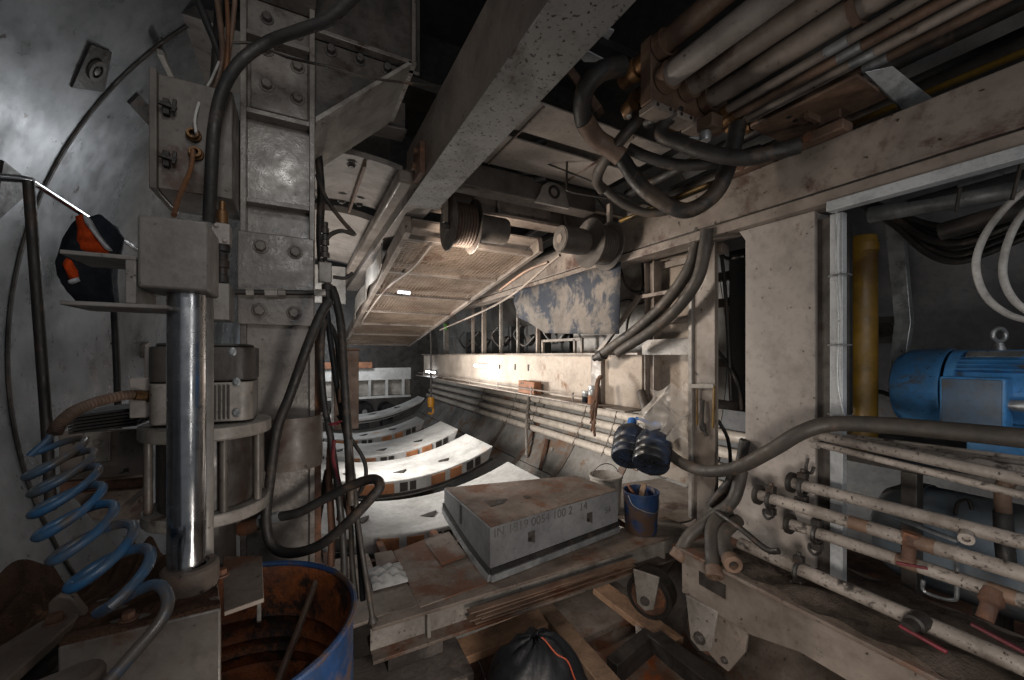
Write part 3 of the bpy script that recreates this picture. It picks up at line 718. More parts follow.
def text(body, c, right, up, size, mat_, parent, name='chalk_writing', depth=.0008):
    cu = bpy.data.curves.new(name, 'FONT'); cu.body = body; cu.size = size; cu.extrude = depth; cu.align_x = 'LEFT'
    to = bpy.data.objects.new(name, cu); COL.objects.link(to)
    bpy.context.view_layer.update()
    me = bpy.data.meshes.new_from_object(to.evaluated_get(bpy.context.evaluated_depsgraph_get()))
    bpy.data.objects.remove(to); me.materials.clear(); me.materials.append(mat_)
    o = bpy.data.objects.new(name, me); COL.objects.link(o)
    r = V(right).normalized(); u = V(up).normalized(); n = r.cross(u)
    M = Matrix((r, u, n)).transposed()
    for v in me.vertices: v.co = M @ v.co
    o.parent = parent; o.location = V(c) - (parent.location if parent else V((0,0,0)))
    return o
chalk = mat('faded_marker', '#545250', '#63615d', None, .4, 0, 12, .8)
text('IN 1819 0054 100 2   14', A.lerp(B,.02)+nAB*.0015+V((0,0,-1.215)), dAB, (0,0,1), .088, chalk, kb)
text('54', A.lerp(B,.87)+nAB*.0015+V((0,0,-1.30)), dAB, (0,0,1), .07, chalk, kb)

# ================================================================== feeder frame
fb = thing('feeder_beam', (1.7, 2.36, -1.685), 'long grey transverse feeder beam carrying the concrete block and blue bucket', 'beam')
MB().box((.35, 2.30, -1.52), (3.0, 2.62, -1.5005)).build('top_flange', rustdeck, fb, .003)
MB().box((.35, 2.36, -1.665), (3.0, 2.38, -1.5205)).build('web', greypaint, fb)
MB().box((.35, 2.27, -1.685), (3.0, 2.5, -1.6651)).build('bottom_flange', rustdeck, fb, .003)
for x in (.66, 2.62): MB().box((x, 2.305, -1.6649), (x+.022, 2.36, -1.5205)).build('stiffener', greypaint, fb, .002)
m = MB()
for i in range(5): m.bar(P(468+6*(i%3),612+2.5*i,Y=2.23+.01*i), P(634-8*(i%2),560+2.5*i,Y=2.23+.01*i), .05, .009)
tag(m.build('steel_strips', rustpipe, None, .002), 'bundle of dark steel strips lying along the feeder beam web', 'strips')
def slab(name, poly, z, t, mat_, label, cat='plate', group=None):
    o = MB().prism([P(x,y,Z=z) for x, y in poly], (0,0,-t)).build(name, mat_, None, .004)
    return tag(o, label, cat, group)
GD = 'rusty deck plates left of the concrete block'
slab('deck_plate', [(393,551),(441,533),(478,560),(488,583),(420,607)], -1.495, .02, rustdeck, 'large rusty deck plate directly left of the concrete block', group=GD)
slab('deck_plate', [(425,541),(449,531),(466,554),(441,563)], -1.47, .024, rustdeck, 'small loose plate lying on the large rusty deck plate', group=GD)
slab('deck_plate', [(374,553),(392,550),(398,561),(377,568)], -1.495, .02, rustdeck, 'small brown deck plate with a triangular mark behind the white rag', group=GD)
slab('deck_plate', [(352,555),(368,553),(390,612),(352,626)], -1.497, .02, creamrust, 'narrow pale deck plate below the hanging hoses', group=GD)
slab('deck_plate', [(371,572),(398,566),(419,606),(391,612)], -1.499, .02, rustdeck, 'rusty deck plate under the white rag', group=GD)
slab('deck_plate', [(330,560),(350,556),(350,626),(330,634)], -1.50, .02, rustdeck, 'dark deck plate at the left end next to the blue drum', group=GD)
slab('deck_plate', [(575,490),(660,478),(722,500),(690,520),(640,530)], -1.515, .02, creamrust, 'dusty deck plate under the blue bucket right of the block', group=GD)
db = MB()
db.box((.15,2.64,-1.75),(.2,3.42,-1.53)); db.box((.55,2.64,-1.75),(.6,3.42,-1.53)); db.box((1.0,2.64,-1.75),(1.05,3.42,-1.53)); db.box((.1,3.36,-1.85),(3.0,3.4,-1.66)); db.box((2.2,2.64,-1.75),(2.25,3.35,-1.53)); db.box((2.9,2.64,-1.75),(2.95,3.35,-1.53))
tag(db.build('deck_framing', rustm), 'dark steel framing under the rusty deck plates', 'frame')
rg = MB(); rnd = random.Random(4); cR = P(387,577,Z=-1.49)
rg.grid(lambda u, v: cR+V(((u-.5)*.22, (v-.5)*.26, .012+.035*abs(math.sin(u*9+v*3))*(1-abs(2*u-1)**3)*(1-abs(2*v-1)**3)+.02*math.sin(v*11+u*4)**2*(1-abs(2*v-1)**4))), 18, 18, lambda u, v: cR+V(((u-.5)*.22,(v-.5)*.26,.004)))
tag(rg.build('paper_rag', whitecon, ang=60), 'crumpled white rag lying on the rusty deck near the hoses', 'rag')

# clutter below the feeder beam
GP = 'boards and slabs below the feeder beam'
grime_ = mat('grimy_slab', '#5d5550', '#3b3633', '#2b2522', .6, .4, 5, .8, bump=.4)
woodlight = mat('rusty_timber', '#97755a', '#6e5443', '#4a3527', .5, .3, 6, .8, bump=.35)
rustblotch = mat('rust_blotched', '#80766c', '#6a4630', '#7a3f1c', .7, .4, 6, .7, bump=.3)
def board(name, p0, p1, z0, z1, w, t, mat_, label, cat='board'):
    o = MB().bar(P(*p0, Z=z0), P(*p1, Z=z1), w, t).build(name, mat_, None, .005)
    return tag(o, label, cat, GP)
board('dirty_slab', (384,652), (437,634), -1.72, -1.72, .24, .07, grime_, 'dark dirty flat slab below the deck at bottom centre left')
board('dirty_slab', (335,700), (462,655), -1.80, -1.80, .40, .08, grime_, 'broad blackened slab at the bottom edge beside the blue drum')
board('steel_edge', (448,648), (470,700), -1.80, -1.80, .05, .05, creamrust, 'pale steel edge bar at the right of the blackened slab')
board('timber', (449,657), (556,614), -1.80, -1.80, .17, .05, woodlight, 'weathered light timber lying level along the bottom of the feeder beam')
board('timber', (543,606), (628,708), -1.80, -1.70, .12, .05, wood, 'weathered grey timber slanting down to the right across the bottom')
board('rusty_plank', (600,588), (676,645), -1.98, -2.02, .17, .05, woodlight, 'light rusty plank leading down toward the caster wheel')
board('rusty_slab', (560,620), (628,592), -2.08, -2.08, .55, .05, rustdeck, 'rusty flat slab behind the slanting grey timber')
board('rusty_slab', (590,668), (640,625), -2.14, -2.14, .34, .06, rustdeck, 'rusty slab between the slanting timber and the light plank')
board('rusty_slab', (655,700), (690,655), -2.25, -2.25, .5, .04, rustblotch, 'rust blotched slab at the bottom edge below the wheels')
board('channel', (612,672), (650,640), -2.04, -2.02, .09, .14, blackm, 'black steel channel lying below the light rusty plank', 'channel')
o = MB().prism([P(634,612,Z=-1.98),P(644,634,Z=-2.0),P(637,650,Z=-2.06)], (.03,.02,0)).build('bracket_plate', creamrust, None, .002); tag(o, 'small triangular bracket standing at the end of the black channel', 'bracket', GP)
board('rust_panel', (462,672), (545,640), -2.0, -2.0, .05, .26, rustm, 'rusty upright panel under the light timber')
gb = thing('refuse_bag', P(540,690,Z=-1.7), 'black plastic bag with an orange-red rim at the bottom edge', 'bag')
cB = P(535,706,Z=-1.75)
def bagp(u, v):
    a = 2*PI*u; r = .30*math.sin(PI*.5*(v*.98+.02))**.7*(1+.05*math.sin(5*a+v*6)+.025*math.sin(11*a))
    return cB+V((r*math.cos(a), r*math.sin(a)*.8, .34-.55*v**1.7+.012*math.sin(9*a+v*14)))
MB().grid(bagp, 48, 18, lambda u, v: bagp(u,v)-V((0,0,.006))).build('sack', blackplast, gb, ang=70)
MB().tube([bagp(.90-.10*(1-i/30), .03+.85*i/30)+(bagp(.92,.03+.85*i/30)-cB)*.02+V((0,0,.003)) for i in range(31)], .004, 8).build('red_rim', bagrim, gb)
for nm, pts in (('wire', [(470,648,-1.9),(480,664,-1.9),(489,690,-1.9)]),):
    tag(MB().tube([P(x,y,Z=z) for x, y, z in pts], .004, 6).build('bent_wire', galv), 'thin bent wire lying over the light timber at the bottom', 'wire')

# ================================================================== bucket, pail, bottles and bag
bk = thing('blue_bucket', (2.57,2.50,-1.498), 'dirty blue paint bucket standing at the right end of the feeder beam', 'bucket')
bc = V((2.57,2.50,-1.498))
MB().lathe([(0,0),(.125,0),(.13,.01),(.146,.33),(.151,.333),(.151,.345),(.14,.345),(.122,.03),(0,.03)], bc, (0,0,1), 36).build('body', drumblue, bk)
hl = MB().tube(spline([bc+V((-.148,0,.325)), bc+V((-.14,-.07,.25)), bc+V((0,-.155,.2)), bc+V((.14,-.07,.25)), bc+V((.148,0,.325))],6), .004, 6); hl.build('handle', galv, bk)
MB().lathe([(0,0),(.132,0),(.134,.02),(0,.05)], bc+V((0,0,.2)), (0,0,1), 24).build('contents', dirt, bk)
for i, (dx, dy, l, lb) in enumerate(((.05,.02,.2,'pale wooden offcut sticking out of the blue bucket'),(-.06,.03,.22,'flat brown scrap leaning inside the blue bucket'))):
    tag(MB().bar(bc+V((dx*.3,dy,.25)), bc+V((dx*1.6,dy+.02,.24+l*.7)), .05, .012).build('wood_offcut', wood if i == 0 else brownbox, None, .002), lb, 'scrap')
gp = thing('grey_pail', (2.62,3.0,-1.51), 'grey pail with a wire bail standing behind the concrete block', 'pail')
pc = V((2.62,3.0,-1.51))
MB().lathe([(0,0),(.13,0),(.155,.33),(.162,.335),(.162,.35),(.15,.352),(.145,.345),(.0,.30)], pc, (0,0,1), 32).build('body', greypaint, gp)
MB().tube([pc+V((.158*math.cos(a), .02*math.sin(a), .34+.11*math.sin(a))) for a in [PI*k/16 for k in range(17)]], .004, 6).build('handle', blackm, gp)
def bottle(c, ax, label):
    t = thing('water_bottle', c, label, 'bottle', 'empty blue water bottles')
    c, ax = V(c), V(ax).normalized()
    MB().lathe([(0,.012),(.05,.012),(.085,.0),(.12,.008),(.128,.025),(.128,.06),(.122,.068),(.128,.076),(.128,.13),(.122,.138),(.128,.146),(.128,.2),(.11,.26),(.06,.31),(.032,.33),(0,.33)], c, ax, 30).build('body', bluebottle, t)
    m = MB()
    x = ax.orthogonal().normalized(); y = ax.cross(x)
    for k in range(10):
        a = 2*PI*k/10; d = x*math.cos(a)+y*math.sin(a); m.bar(c+ax*.004+d*.03, c+ax*.006+d*.11, .01, .008, ax)
    m.build('base_rib', bluebottle, t)
    MB().lathe([(.028,.325),(.036,.325),(.038,.34),(.036,.39),(.03,.395),(0,.395)], c, ax, 20).build('cap', bluecap, t)
    return t
bottle(P(628,460,d=2.98), V((.55,.45,.60)), 'crumpled blue water bottle at the left of the pair above the blue bucket')
bottle(P(650,466,d=2.80), V((.62,.40,.60)), 'larger blue water bottle at the right of the pair, under the clear bag')
tag(MB().tube(spline([P(636,418,d=3.05),P(645,421,d=3.0),P(655,428,d=2.98),P(662,440,d=2.95)],6), .012, 8).build('blue_strap', bluecap), 'blue plastic strap holding the water bottles together', 'strap')
tbp = MB()
def bagf(u, v):
    px = 646+50*u + 6*math.sin(v*9+u*5) - (1-v)*0 + (10*(u-.5))*(-1 if v > .7 else 0)*(v-.7)*6
    py = 387 + 55*v + 4*math.sin(u*13)
    return P(px - (v-.3)*8, py, d=2.86+.035*math.sin(u*17+v*6)+.03*math.sin(v*19-u*8)+.06*abs(u-.5))
tbp.grid(bagf, 26, 22)
tag(tbp.build('clear_bag', plastic, None, ang=60), 'crumpled clear plastic bag hung above the blue water bottles', 'bag')
# ================================================================== gantry side wall (tank panel), ledge and far fittings
tp = thing('tank_panel', (2.6, 5, -.5), 'long cream steel tank side panel behind the invert pipes', 'panel')
MB().box((2.55, 2.47, -.46), (2.75, 9.2, 0)).build('side_plate', panelcream, tp, .004)
MB().box((2.50, 2.47, .0005), (2.85, 9.2, .02)).build('top_ledge', creamrust, tp, .003)
MB().box((2.36, 2.47, -.475), (2.6, 9.2, -.4605)).build('bottom_ledge', creamrust, tp, .003)
MB().box((2.50, 2.93, -.4604), (2.5495, 3.08, -.0005)).build('stiffener', creamrust, tp, .003)
for y in (4.35, 4.7): MB().box((2.542, y, -.2), (2.5495, y+.03, -.12)).build('slot', blackm, tp)
MB().box((2.64, 1.86, -1.0), (2.68, 2.46, .80)).build('end_plate', panelcream, tp, .004)
MB().box((2.9, 2.2, .021), (2.94, 3.9, .95)).build('rear_sheet', greypaint, tp, .003)
for z in (.70, .25):
    MB().box((2.60, 1.9, z), (2.6395, 2.46, z+.05)).build('end_rib', creamrust, tp, .003)
bb = thing('brown_box', (2.45, 4.15, -.46), 'rusty brown rectangular box standing on the lower ledge of the tank panel', 'box')
MB().box((2.40, 3.98, -.4603), (2.5, 4.36, -.315)).build('body', brownbox, bb, .004)
for k in range(2): MB().cyl((2.397, 4.24+k*.045, -.345), (2.404, 4.24+k*.045, -.345), .013, 12).build('hole', blackm, bb)
# guard rail along the lower ledge
gr = thing('low_rail', (2.38, 5, -.46), 'thin low rail running along the lower ledge above the invert pipes', 'railing')
MB().tube([V((2.375, 3.05, -.40)), V((2.375, 9.0, -.40))], .009, 8).build('rail', creamrust, gr)
for y in (3.2, 4.0, 4.9, 5.9, 7.2, 8.6): MB().cyl((2.375, y, -.461), (2.375, y, -.37), .008, 8).build('post', creamrust, gr)
# invert pipes
GPi = 'pipes running along the tunnel lining'
for a, lb in zip((341.0, 337.0, 333.1, 329.3), ('top pipe of the four white pipes along the right tunnel lining','second pipe from the top of the four along the right tunnel lining','third pipe from the top of the four along the right tunnel lining','lowest pipe of the four along the right tunnel lining')):
    tag(MB().tube([cyl(a, 2.0, 2.89), cyl(a, 14.5, 2.89)], .066, 14).build('invert_pipe', pipepale), lb, 'pipe', GPi)
names = ('nearest bracket','second nearest bracket','third bracket from the right','fourth bracket from the right','fifth bracket from the right','farthest bracket')
for y, nm in zip((4.15, 4.75, 5.5, 7.0, 8.0, 9.8), names):
    m = MB(); m.tube([cyl(a, y, 2.83) for a in range(327, 345, 2)], .010, 6)
    for a in (328.5, 343.5): m.tube([cyl(a, y, 2.83), cyl(a, y, 3.0)], .012, 6)
    tag(m.build('pipe_bracket', creamrust), nm + ' strapping the four pipes to the tunnel lining', 'bracket', 'brackets holding the invert pipes')
for y, nm in ((4.0,'hook-shaped wire hanger hanging from the lowest invert pipe near the rag'),(3.75,'second wire hanger below the invert pipes, closest to the bottles')):
    m = MB().tube(spline([cyl(334,y,2.83), cyl(328,y,2.80), cyl(326.5,y,2.84), cyl(327,y+.12,2.84), cyl(330,y+.14,2.83)],5), .008, 6)
    tag(m.build('wire_hanger', rustm), nm, 'hanger')
tag(MB().bar(cyl(327,6.4,2.93), cyl(316,6.1,2.95), .05, .03).build('loose_bar', rustm), 'dark bar leaning on the lining below the invert pipes', 'bar')
tag(MB().tube(spline([cyl(341,7.4,2.8), cyl(334,7.2,2.78), cyl(329,7.0,2.75), cyl(322,6.8,2.85), cyl(318,6.7,2.95)],6), .03, 8).build('draped_hose', pipewhite), 'pale hose draped over the invert pipes and down the lining', 'hose')
for i, (y, a) in enumerate(((3.6,318),(4.9,322),(6.2,324))):
    q = cyl(a, y, 2.995)
    n_ = V((CX-q.x,0,-q.z)).normalized()
    MB().lathe([(0,0),(.055,0),(.055,.012),(.03,.012),(.03,.004),(0,.004)], q, n_, 18).build('lifting_socket', greypaint, fo)
# rag, jars on the ledge
rgm = MB(); c = P(600,386,X=2.36)
rr_ = random.Random(2)
for k in range(9):
    j = [rr_.uniform(-.02,.02) for _ in range(8)]; L_ = rr_.uniform(.2,.46)
    rgm.tube(spline([c+V((.02,j[0],.09)), c+V((-.03,j[1],.02)), c+V((-.045+j[2]*.5,j[3]*1.5,-L_*.35)), c+V((-.04+j[4]*.5,.03+j[5]*2,-L_*.7)), c+V((-.04,.035+j[6]*2.4,-L_))],5), [.010+.005*math.sin(i*.9+k) for i in range(21)], 7)
tag(rgm.build('rag_bundle', tapered, ang=70), 'brown bundle of rags and straps drooping over the ledge rail', 'rag')
GJ = 'jars on the ledge'
for x, y, r, h, lb, ml in ((2.45,2.98,.052,.17,'squat glass jar with rust coloured contents on the lower ledge','c'),(2.46,3.10,.04,.11,'small dark jar left of the glass jar on the ledge','d')):
    t = thing('jar', (x,y,-.4603), lb, 'jar', GJ)
    o = V((x,y,-.4602))
    MB().lathe([(0,0),(r,0),(r,h*.5),(0,h*.5)], o, (0,0,1), 20).build('jar_body', brownbox if ml == 'c' else navycloth, t)
    MB().lathe([(0,h*.5001),(r*.98,h*.5001),(r*.95,h*.75),(r*.8,h*.82),(0,h*.82)], o, (0,0,1), 20).build('jar_neck', greyjar, t)
    MB().lathe([(0,h*.82),(r*.85,h*.82),(r*.85,h),(0,h)], o, (0,0,1), 20).build('lid', galv, t)
# posts and rails near the bottles
p1_ = thing('rail_post', (2.58,2.4,-1.5), 'brown steel post in front of the cream panel, left of the thick grey hoses', 'post')
MB().ibeam((2.56,2.36,-.75),(2.56,2.36,.76), .09, .10, .01, .008, up=(0,1,0)).build('post_body', creamrust, p1_, .001)
MB().box((2.50,1.935,.0),(2.53,2.42,.125)).build('cross_rail', greypaint, p1_, .003)
p2_ = thing('gantry_post', (2.5,1.95,-1.5), 'wide brown channel post with grey left edge beside the two thick grey hoses', 'post')
MB().box((2.43,1.8905,-1.15),(2.52,1.92,.764)).build('edge_flange', greypaint, p2_, .003)
MB().box((2.45,1.727,-1.15),(2.47,1.890,.764)).build('face_plate', creamrust, p2_, .003)
MB().box((2.52,1.727,.7),(2.60,1.92,.764)).build('head_cleat', creamrust, p2_, .003)
tag(MB().box((2.86,1.15,-.35),(2.9,1.9,.78)).build('shade_backing', darkvoid, None, .003), 'dark sheet added as shade in the gap behind the brown channel post', 'panel')  # dark sheet added to make the gap read as shade
hb_ = thing('grab_rail', P(703,410,X=2.42), 'small yellow frame handle hanging on the brown channel post', 'handle')
q0, q1, q2 = P(691,386,X=2.43), P(714,386,X=2.43), P(713,428,X=2.43)
m = MB(); m.bar(q0,q1,.02,.03); m.build('top_bar', greypaint, hb_, .002)
m = MB(); m.bar(q1,q2,.014,.014); m.bar(P(697,386,X=2.43),P(697,425,X=2.43),.01,.01); m.build('side_bars', yellowp, hb_, .002)
m = MB().tube(spline([P(703,400,X=2.43),P(702,418,X=2.42),P(703,428,X=2.43),P(707,436,X=2.43)],5),[.012]*8+[.02]*4+[.012]*4, 8); m.build('hanging_strap', blackm, hb_)
lg = tag(MB().bar(P(596,356,X=2.5), P(640,296,X=2.5), .03, .04).build('diagonal_bar', creamrust, None, .002), 'pale diagonal bar rising from the panel ledge under the grey hoses', 'bar')
tag(MB().bar(P(640,297,X=2.49), P(690,288,X=2.49), .02, .03).build('tie_bar', creamrust, None, .002), 'thin level bar tied between the brown post and the channel post', 'bar')
def PX(X, *a): return [P(x, y, X=X) for x, y in a]
G3 = 'thick grey hoses bending down beside the gantry post'
hose('thick_hose', PX(2.40,(700,228),(697,244),(688,271),(665,303),(638,328),(616,344),(602,354)), .043, dustyrubber, 'upper left of the two thick grey hoses bending from the beam to the panel ledge', group=G3, seg=14)
hose('thick_hose', PX(2.33,(707,230),(705,247),(697,280),(674,312),(647,334),(628,346),(618,353)), .040, dustyrubber, 'lower right of the two thick grey hoses bending from the beam to the panel ledge', group=G3, seg=14)
for (px,py),(qx,qy),X,lb in (((604,354),(590,360),2.40,'black clamp collar at the lower end of the upper thick grey hose'),):
    tag(MB().lathe([(0,0),(.05,0),(.05,.07),(.03,.08),(.03,.14),(0,.14)], P(px,py,X=X), P(qx,qy,X=X)-P(px,py,X=X), 16).build('hose_collar', blackm), lb, 'collar')
G4 = 'black cables behind the mottled sheet'
hose('black_cable', PX(2.62,(620,268),(626,285),(636,292),(650,288)), .012, rubber, 'upper black cable curling right of the mottled sheet', 'cable', G4)
hose('black_cable', PX(2.62,(618,302),(630,300),(640,304),(650,296),(660,280)), .011, rubber, 'middle black cable curling right of the mottled sheet', 'cable', G4)
hose('black_cable', PX(2.62,(642,262),(643,285),(637,302),(628,320),(625,352)), .010, rubber, 'vertical black cable hanging right of the mottled sheet', 'cable', G4)
# mottled sheet
sh = MB()
bot = [(513,293),(514,302),(519,318),(528,322),(545,333),(580,334),(619,334)]
top = [(513,292),(517,290),(530,287),(545,283),(565,277),(590,269),(621,262)]
sh.grid(lambda u, v: P(*[ (lambda T,k: T[int(k)][0]*(1-k%1)+T[min(6,int(k)+1)][0]*(k%1))(top,u*6)*(1-v)+(lambda T,k: T[int(k)][0]*(1-k%1)+T[min(6,int(k)+1)][0]*(k%1))(bot,u*6)*v,
                         (lambda T,k: T[int(k)][1]*(1-k%1)+T[min(6,int(k)+1)][1]*(k%1))(top,u*6)*(1-v)+(lambda T,k: T[int(k)][1]*(1-k%1)+T[min(6,int(k)+1)][1]*(k%1))(bot,u*6)*v ], X=2.32+.02*math.sin(u*9+v*3)), 24, 10)
tag(sh.build('mottled_sheet', mottled, None, solid=.006), 'grey and blue mottled sheet hung under the far stretch of the big beam', 'sheet')
# small rack + posts + clutter above the ledge
rk = thing('small_rack', (2.7,3.9,.02), 'small pale rectangular frame rack on the ledge under the mottled sheet', 'rack')
for (a, b) in (((543,340),(543,356)),((582,338),(582,356)),((543,341),(582,339)),((543,355),(582,355)),((575,339),(575,356))):
    MB().bar(P(*a,X=2.7), P(*b,X=2.7), .03, .03).build('rack_bar', creamrust, rk, .002)
GB = 'thin posts beyond the ledge'
for px, y0, X, w, ml, lb in ((484,298,2.75,.07,creamrust,'brown upright post above the panel left of the mottled sheet'),(446,305,2.8,.10,greypaint,'grey post with a green patch farthest along the ledge'),(473,303,2.8,.05,creamrust,'slim upright post left of the brown one above the panel'),(501,300,2.9,.05,greypaint,'grey slim post just left of the mottled sheet'),(538,300,2.75,.05,creamrust,'slim post behind the lower left of the mottled sheet'),(518,300,2.9,.04,greypaint,'thin grey post under the torn corner of the mottled sheet')):
    a, b = P(px, y0-16, X=X), P(px, 355, X=X); b.z = .021
    tag(MB().bar(b, a, w, w*.7, (0,1,0)).build('upright_post', ml, None, .003), lb, 'post', GB)
gs = P(446,327,X=2.77); 
green = mat('green_patch', '#5fae2e', '#4c8a28', None, .3, 0, 10, .5)
tag(MB().box(gs-V((.02,.09,.06)), gs+V((.0,.09,.06))).build('green_tag', green, None, .004), 'small bright green tag on the far grey post', 'tag')
rnd = random.Random(11)
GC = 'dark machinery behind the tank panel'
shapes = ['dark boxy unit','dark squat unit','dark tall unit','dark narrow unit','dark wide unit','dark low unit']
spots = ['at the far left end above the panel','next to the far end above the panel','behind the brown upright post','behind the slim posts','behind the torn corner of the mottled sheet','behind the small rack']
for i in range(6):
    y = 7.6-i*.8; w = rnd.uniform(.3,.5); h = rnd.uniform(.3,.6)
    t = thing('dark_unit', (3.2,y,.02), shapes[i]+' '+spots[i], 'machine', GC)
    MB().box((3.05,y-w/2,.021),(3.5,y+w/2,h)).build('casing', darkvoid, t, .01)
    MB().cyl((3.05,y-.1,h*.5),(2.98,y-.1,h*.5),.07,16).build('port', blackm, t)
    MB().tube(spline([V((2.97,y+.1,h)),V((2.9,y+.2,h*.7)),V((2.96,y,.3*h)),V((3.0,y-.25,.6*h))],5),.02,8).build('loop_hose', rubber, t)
# fluorescents
tube_e = emit('tube_light', '#f4f8ff', 14)
def lamp(x, y, z, L, lb):
    t = thing('tube_lamp', (x,y,z), lb, 'lamp', 'lit fluorescent lamps on the tank panel')
    MB().box((x+.02,y-L/2-.03,z-.03),(x+.045,y+L/2+.03,z+.03)).build('housing', greypaint, t, .004)
    MB().cyl((x,y-L/2,z),(x,y+L/2,z),.02,12).build('tube', tube_e, t)
lamp(2.50, 5.6, -.17, .8, 'brighter lit tube lamp on the tank panel above the invert pipes')
lamp(2.50, 8.5, -.37, .6, 'far lit tube lamp at the end of the tank panel beside the orange hook')
# crossbeam, timber and far clutter
cbm = thing('white_crossbeam', (.6,9.6,-.9), 'far white crossbeam with a row of square openings', 'beam')
MB().box((-.95,9.6,-.58),(2.35,9.7,-.30)).build('upper_panel', whitecon, cbm, .005)
for k in range(9): 
    x = -.9+k*.38; MB().box((x,9.6,-.95),(x+.06,9.7,-.5801)).build('rib', whitecon, cbm, .004)
MB().box((-.95,9.6,-1.0),(2.35,9.7,-.9501)).build('lower_chord', whitecon, cbm, .004)
MB().box((-.95,9.72,-.94),(2.35,9.74,-.59)).build('back_plate', greypaint, cbm)
tag(MB().box((.3,9.5,-.299),(1.45,9.75,-.16)).build('timber', brownbox, None, .006), 'rusty brown timber lying on the far white crossbeam', 'timber')
rnd = random.Random(5)
wh = ['at the left under the white crossbeam','second from the left under the white crossbeam','at the middle under the white crossbeam','right of the middle under the white crossbeam','at the right end under the white crossbeam']
for i in range(5):
    x = -.3+i*.55
    t = thing('dark_gear', (x,10.2,-2.3), 'dark round gear housing '+wh[i], 'machine', 'dark machinery under the white crossbeam')
    MB().cyl((x,10.0,-1.35),(x,10.5,-1.35),.18+.05*(i%2),18).build('housing', darkvoid, t)
    MB().box((x-.12,10.05,-2.3),(x+.12,10.45,-1.5)).build('pedestal', darkvoid, t, .01)
    MB().cyl((x,9.96,-1.35),(x,9.999,-1.35),.06,12).build('hub', galv, t)
hk = thing('orange_hook', P(431,404,Y=8.0), 'small orange hoist hook block hanging on a chain over the farthest ring segment', 'hook')
hc = P(431,402,Y=8.0)
MB().tube([hc+V((0,0,.10)), hc+V((0,0,1.5))], .02, 8).build('chain', darkpaint, hk)
MB().lathe([(0,-.11),(.06,-.1),(.075,0),(.06,.1),(0,.11)], hc, (0,0,1), 12).build('hook_block', emit('orange_block','#a8741a',.0), hk)
MB().tube(spline([hc+V((0,0,-.08)),hc+V((.05,0,-.16)),hc+V((.02,0,-.24)),hc+V((-.06,0,-.22))],5),.022,8).build('hook', emit('orange_hook_paint','#a8741a',.0), hk)

# ================================================================== big beam, trunking and the right-hand post
bm = thing('gantry_beam', (2.42,3.5,.76), 'big rusty cream gantry beam running along the right side overhead', 'beam')
MB().box((2.36,-.9,.842),(2.5,8.8,1.09)).build('web_box', creamrust, bm, .008)
MB().box((2.365,-.9,.828),(2.5,8.8,.8415)).build('weld_groove', blackm, bm)
MB().box((2.34,-.9,.765),(2.52,8.8,.8275)).build('lower_flange', creamrust, bm, .006)
for k in range(2):
    y = .95+.35*k
    MB().box((2.30,y,1.0905),(2.40,y+.3,1.14)).build('clamp_bar', rustpipe, bm, .006)
    MB().cyl((2.31,y+.15,1.115),(2.295,y+.15,1.115),.025,14).build('clamp_bolt', rustm, bm)
tr = thing('cable_trunking', (2.35,.3,.72), 'bright galvanised cable trunking fixed under the gantry beam at the right', 'trunking')
MB().box((2.32,-.9,.715),(2.38,1.03,.7645)).build('duct', brightgalv, tr, .003)
pg = thing('big_post_plate', (2.44,1.3,-1.15), 'wide flat cream steel plate post at right of centre', 'post')
MB().prism([V((2.40,1.115,-1.148)),V((2.40,1.80,-1.148)),V((2.40,1.62,-.80)),V((2.40,1.49,-.62)),V((2.40,1.49,.70)),V((2.40,1.53,.764)),V((2.40,1.115,.764))], (.03,0,0)).build('face_plate', cream, pg, .004)
MB().box((2.4305,1.12,-1.1),(2.55,1.15,.76)).build('side_web', greypaint, pg, .003)
sp = thing('strut_post', (2.42,1.06,-1.15), 'pair of galvanised strut channels standing beside the big cream plate', 'post')
MB().box((2.42,1.05,-1.148),(2.46,1.112,.714)).build('dark_channel', darkpaint, sp, .002)
MB().box((2.385,.988,-1.148),(2.43,1.043,.714)).build('light_channel', brightgalv, sp, .003)
hose('thin_conduit', PX(2.375,(837,205),(836,260),(839,320),(838,380),(846,425)), .0035, galv, 'thin wire running down the galvanised strut post', 'wire')
for i in range(3): MB().ring(V((2.408,1.01,.4-.35*i)), (0,0,1), .046, .004, 16, 6).build('tie_ring', galv, sp)

# yellow cylinder, bent bracket
yc = thing('yellow_cylinder', (3.2,1.22,-.55), 'tall yellow cylinder standing behind the strut post', 'cylinder')
c = P(862,300,X=3.2); c.z = -.62
MB().lathe([(0,0),(.078,0),(.078,1.36),(.072,1.38),(0,1.38)], c, (0,0,1), 28).build('barrel', yellowp, yc)
MB().lathe([(.076,0),(.084,0),(.084,.05),(.076,.05),(.076,0)], c+V((0,0,1.28)), (0,0,1), 28).build('collar', yellowp, yc)
gbk = tag(MB().prism([P(884,222,X=3.7),P(902,222,X=3.7),P(911,322,X=3.7),P(899,400,X=3.7),P(886,400,X=3.7),P(894,320,X=3.7)], (.06,0,0)).build('bent_bracket', galv, None, .004), 'grey bent steel strap bracket behind the blue motor', 'bracket')
tag(MB().box(P(850,226,X=3.6)-V((.02,.12,.02)), P(892,224,X=3.6)+V((.02,.0,.03))).build('support_strut', galv, None, .004), 'level galvanised arm above the yellow cylinder', 'bracket')
q, n_, t_, u_ = wall_patch(886, 330, 0)
MB().prism([q+n_*.004+t_*.12+u_*.12, q+n_*.004-t_*.12+u_*.12, q+n_*.004-t_*.12-u_*.12, q+n_*.004+t_*.12-u_*.12], n_*.012).build('bolt_pocket_plate', darkpaint, bpy.data.objects['wall_right'])
MB().lathe([(.03,0),(.06,0),(.06,.03),(.03,.03),(.03,0)], q+n_*.016, n_, 18).build('socket_ring', blackm, bpy.data.objects['wall_right'])

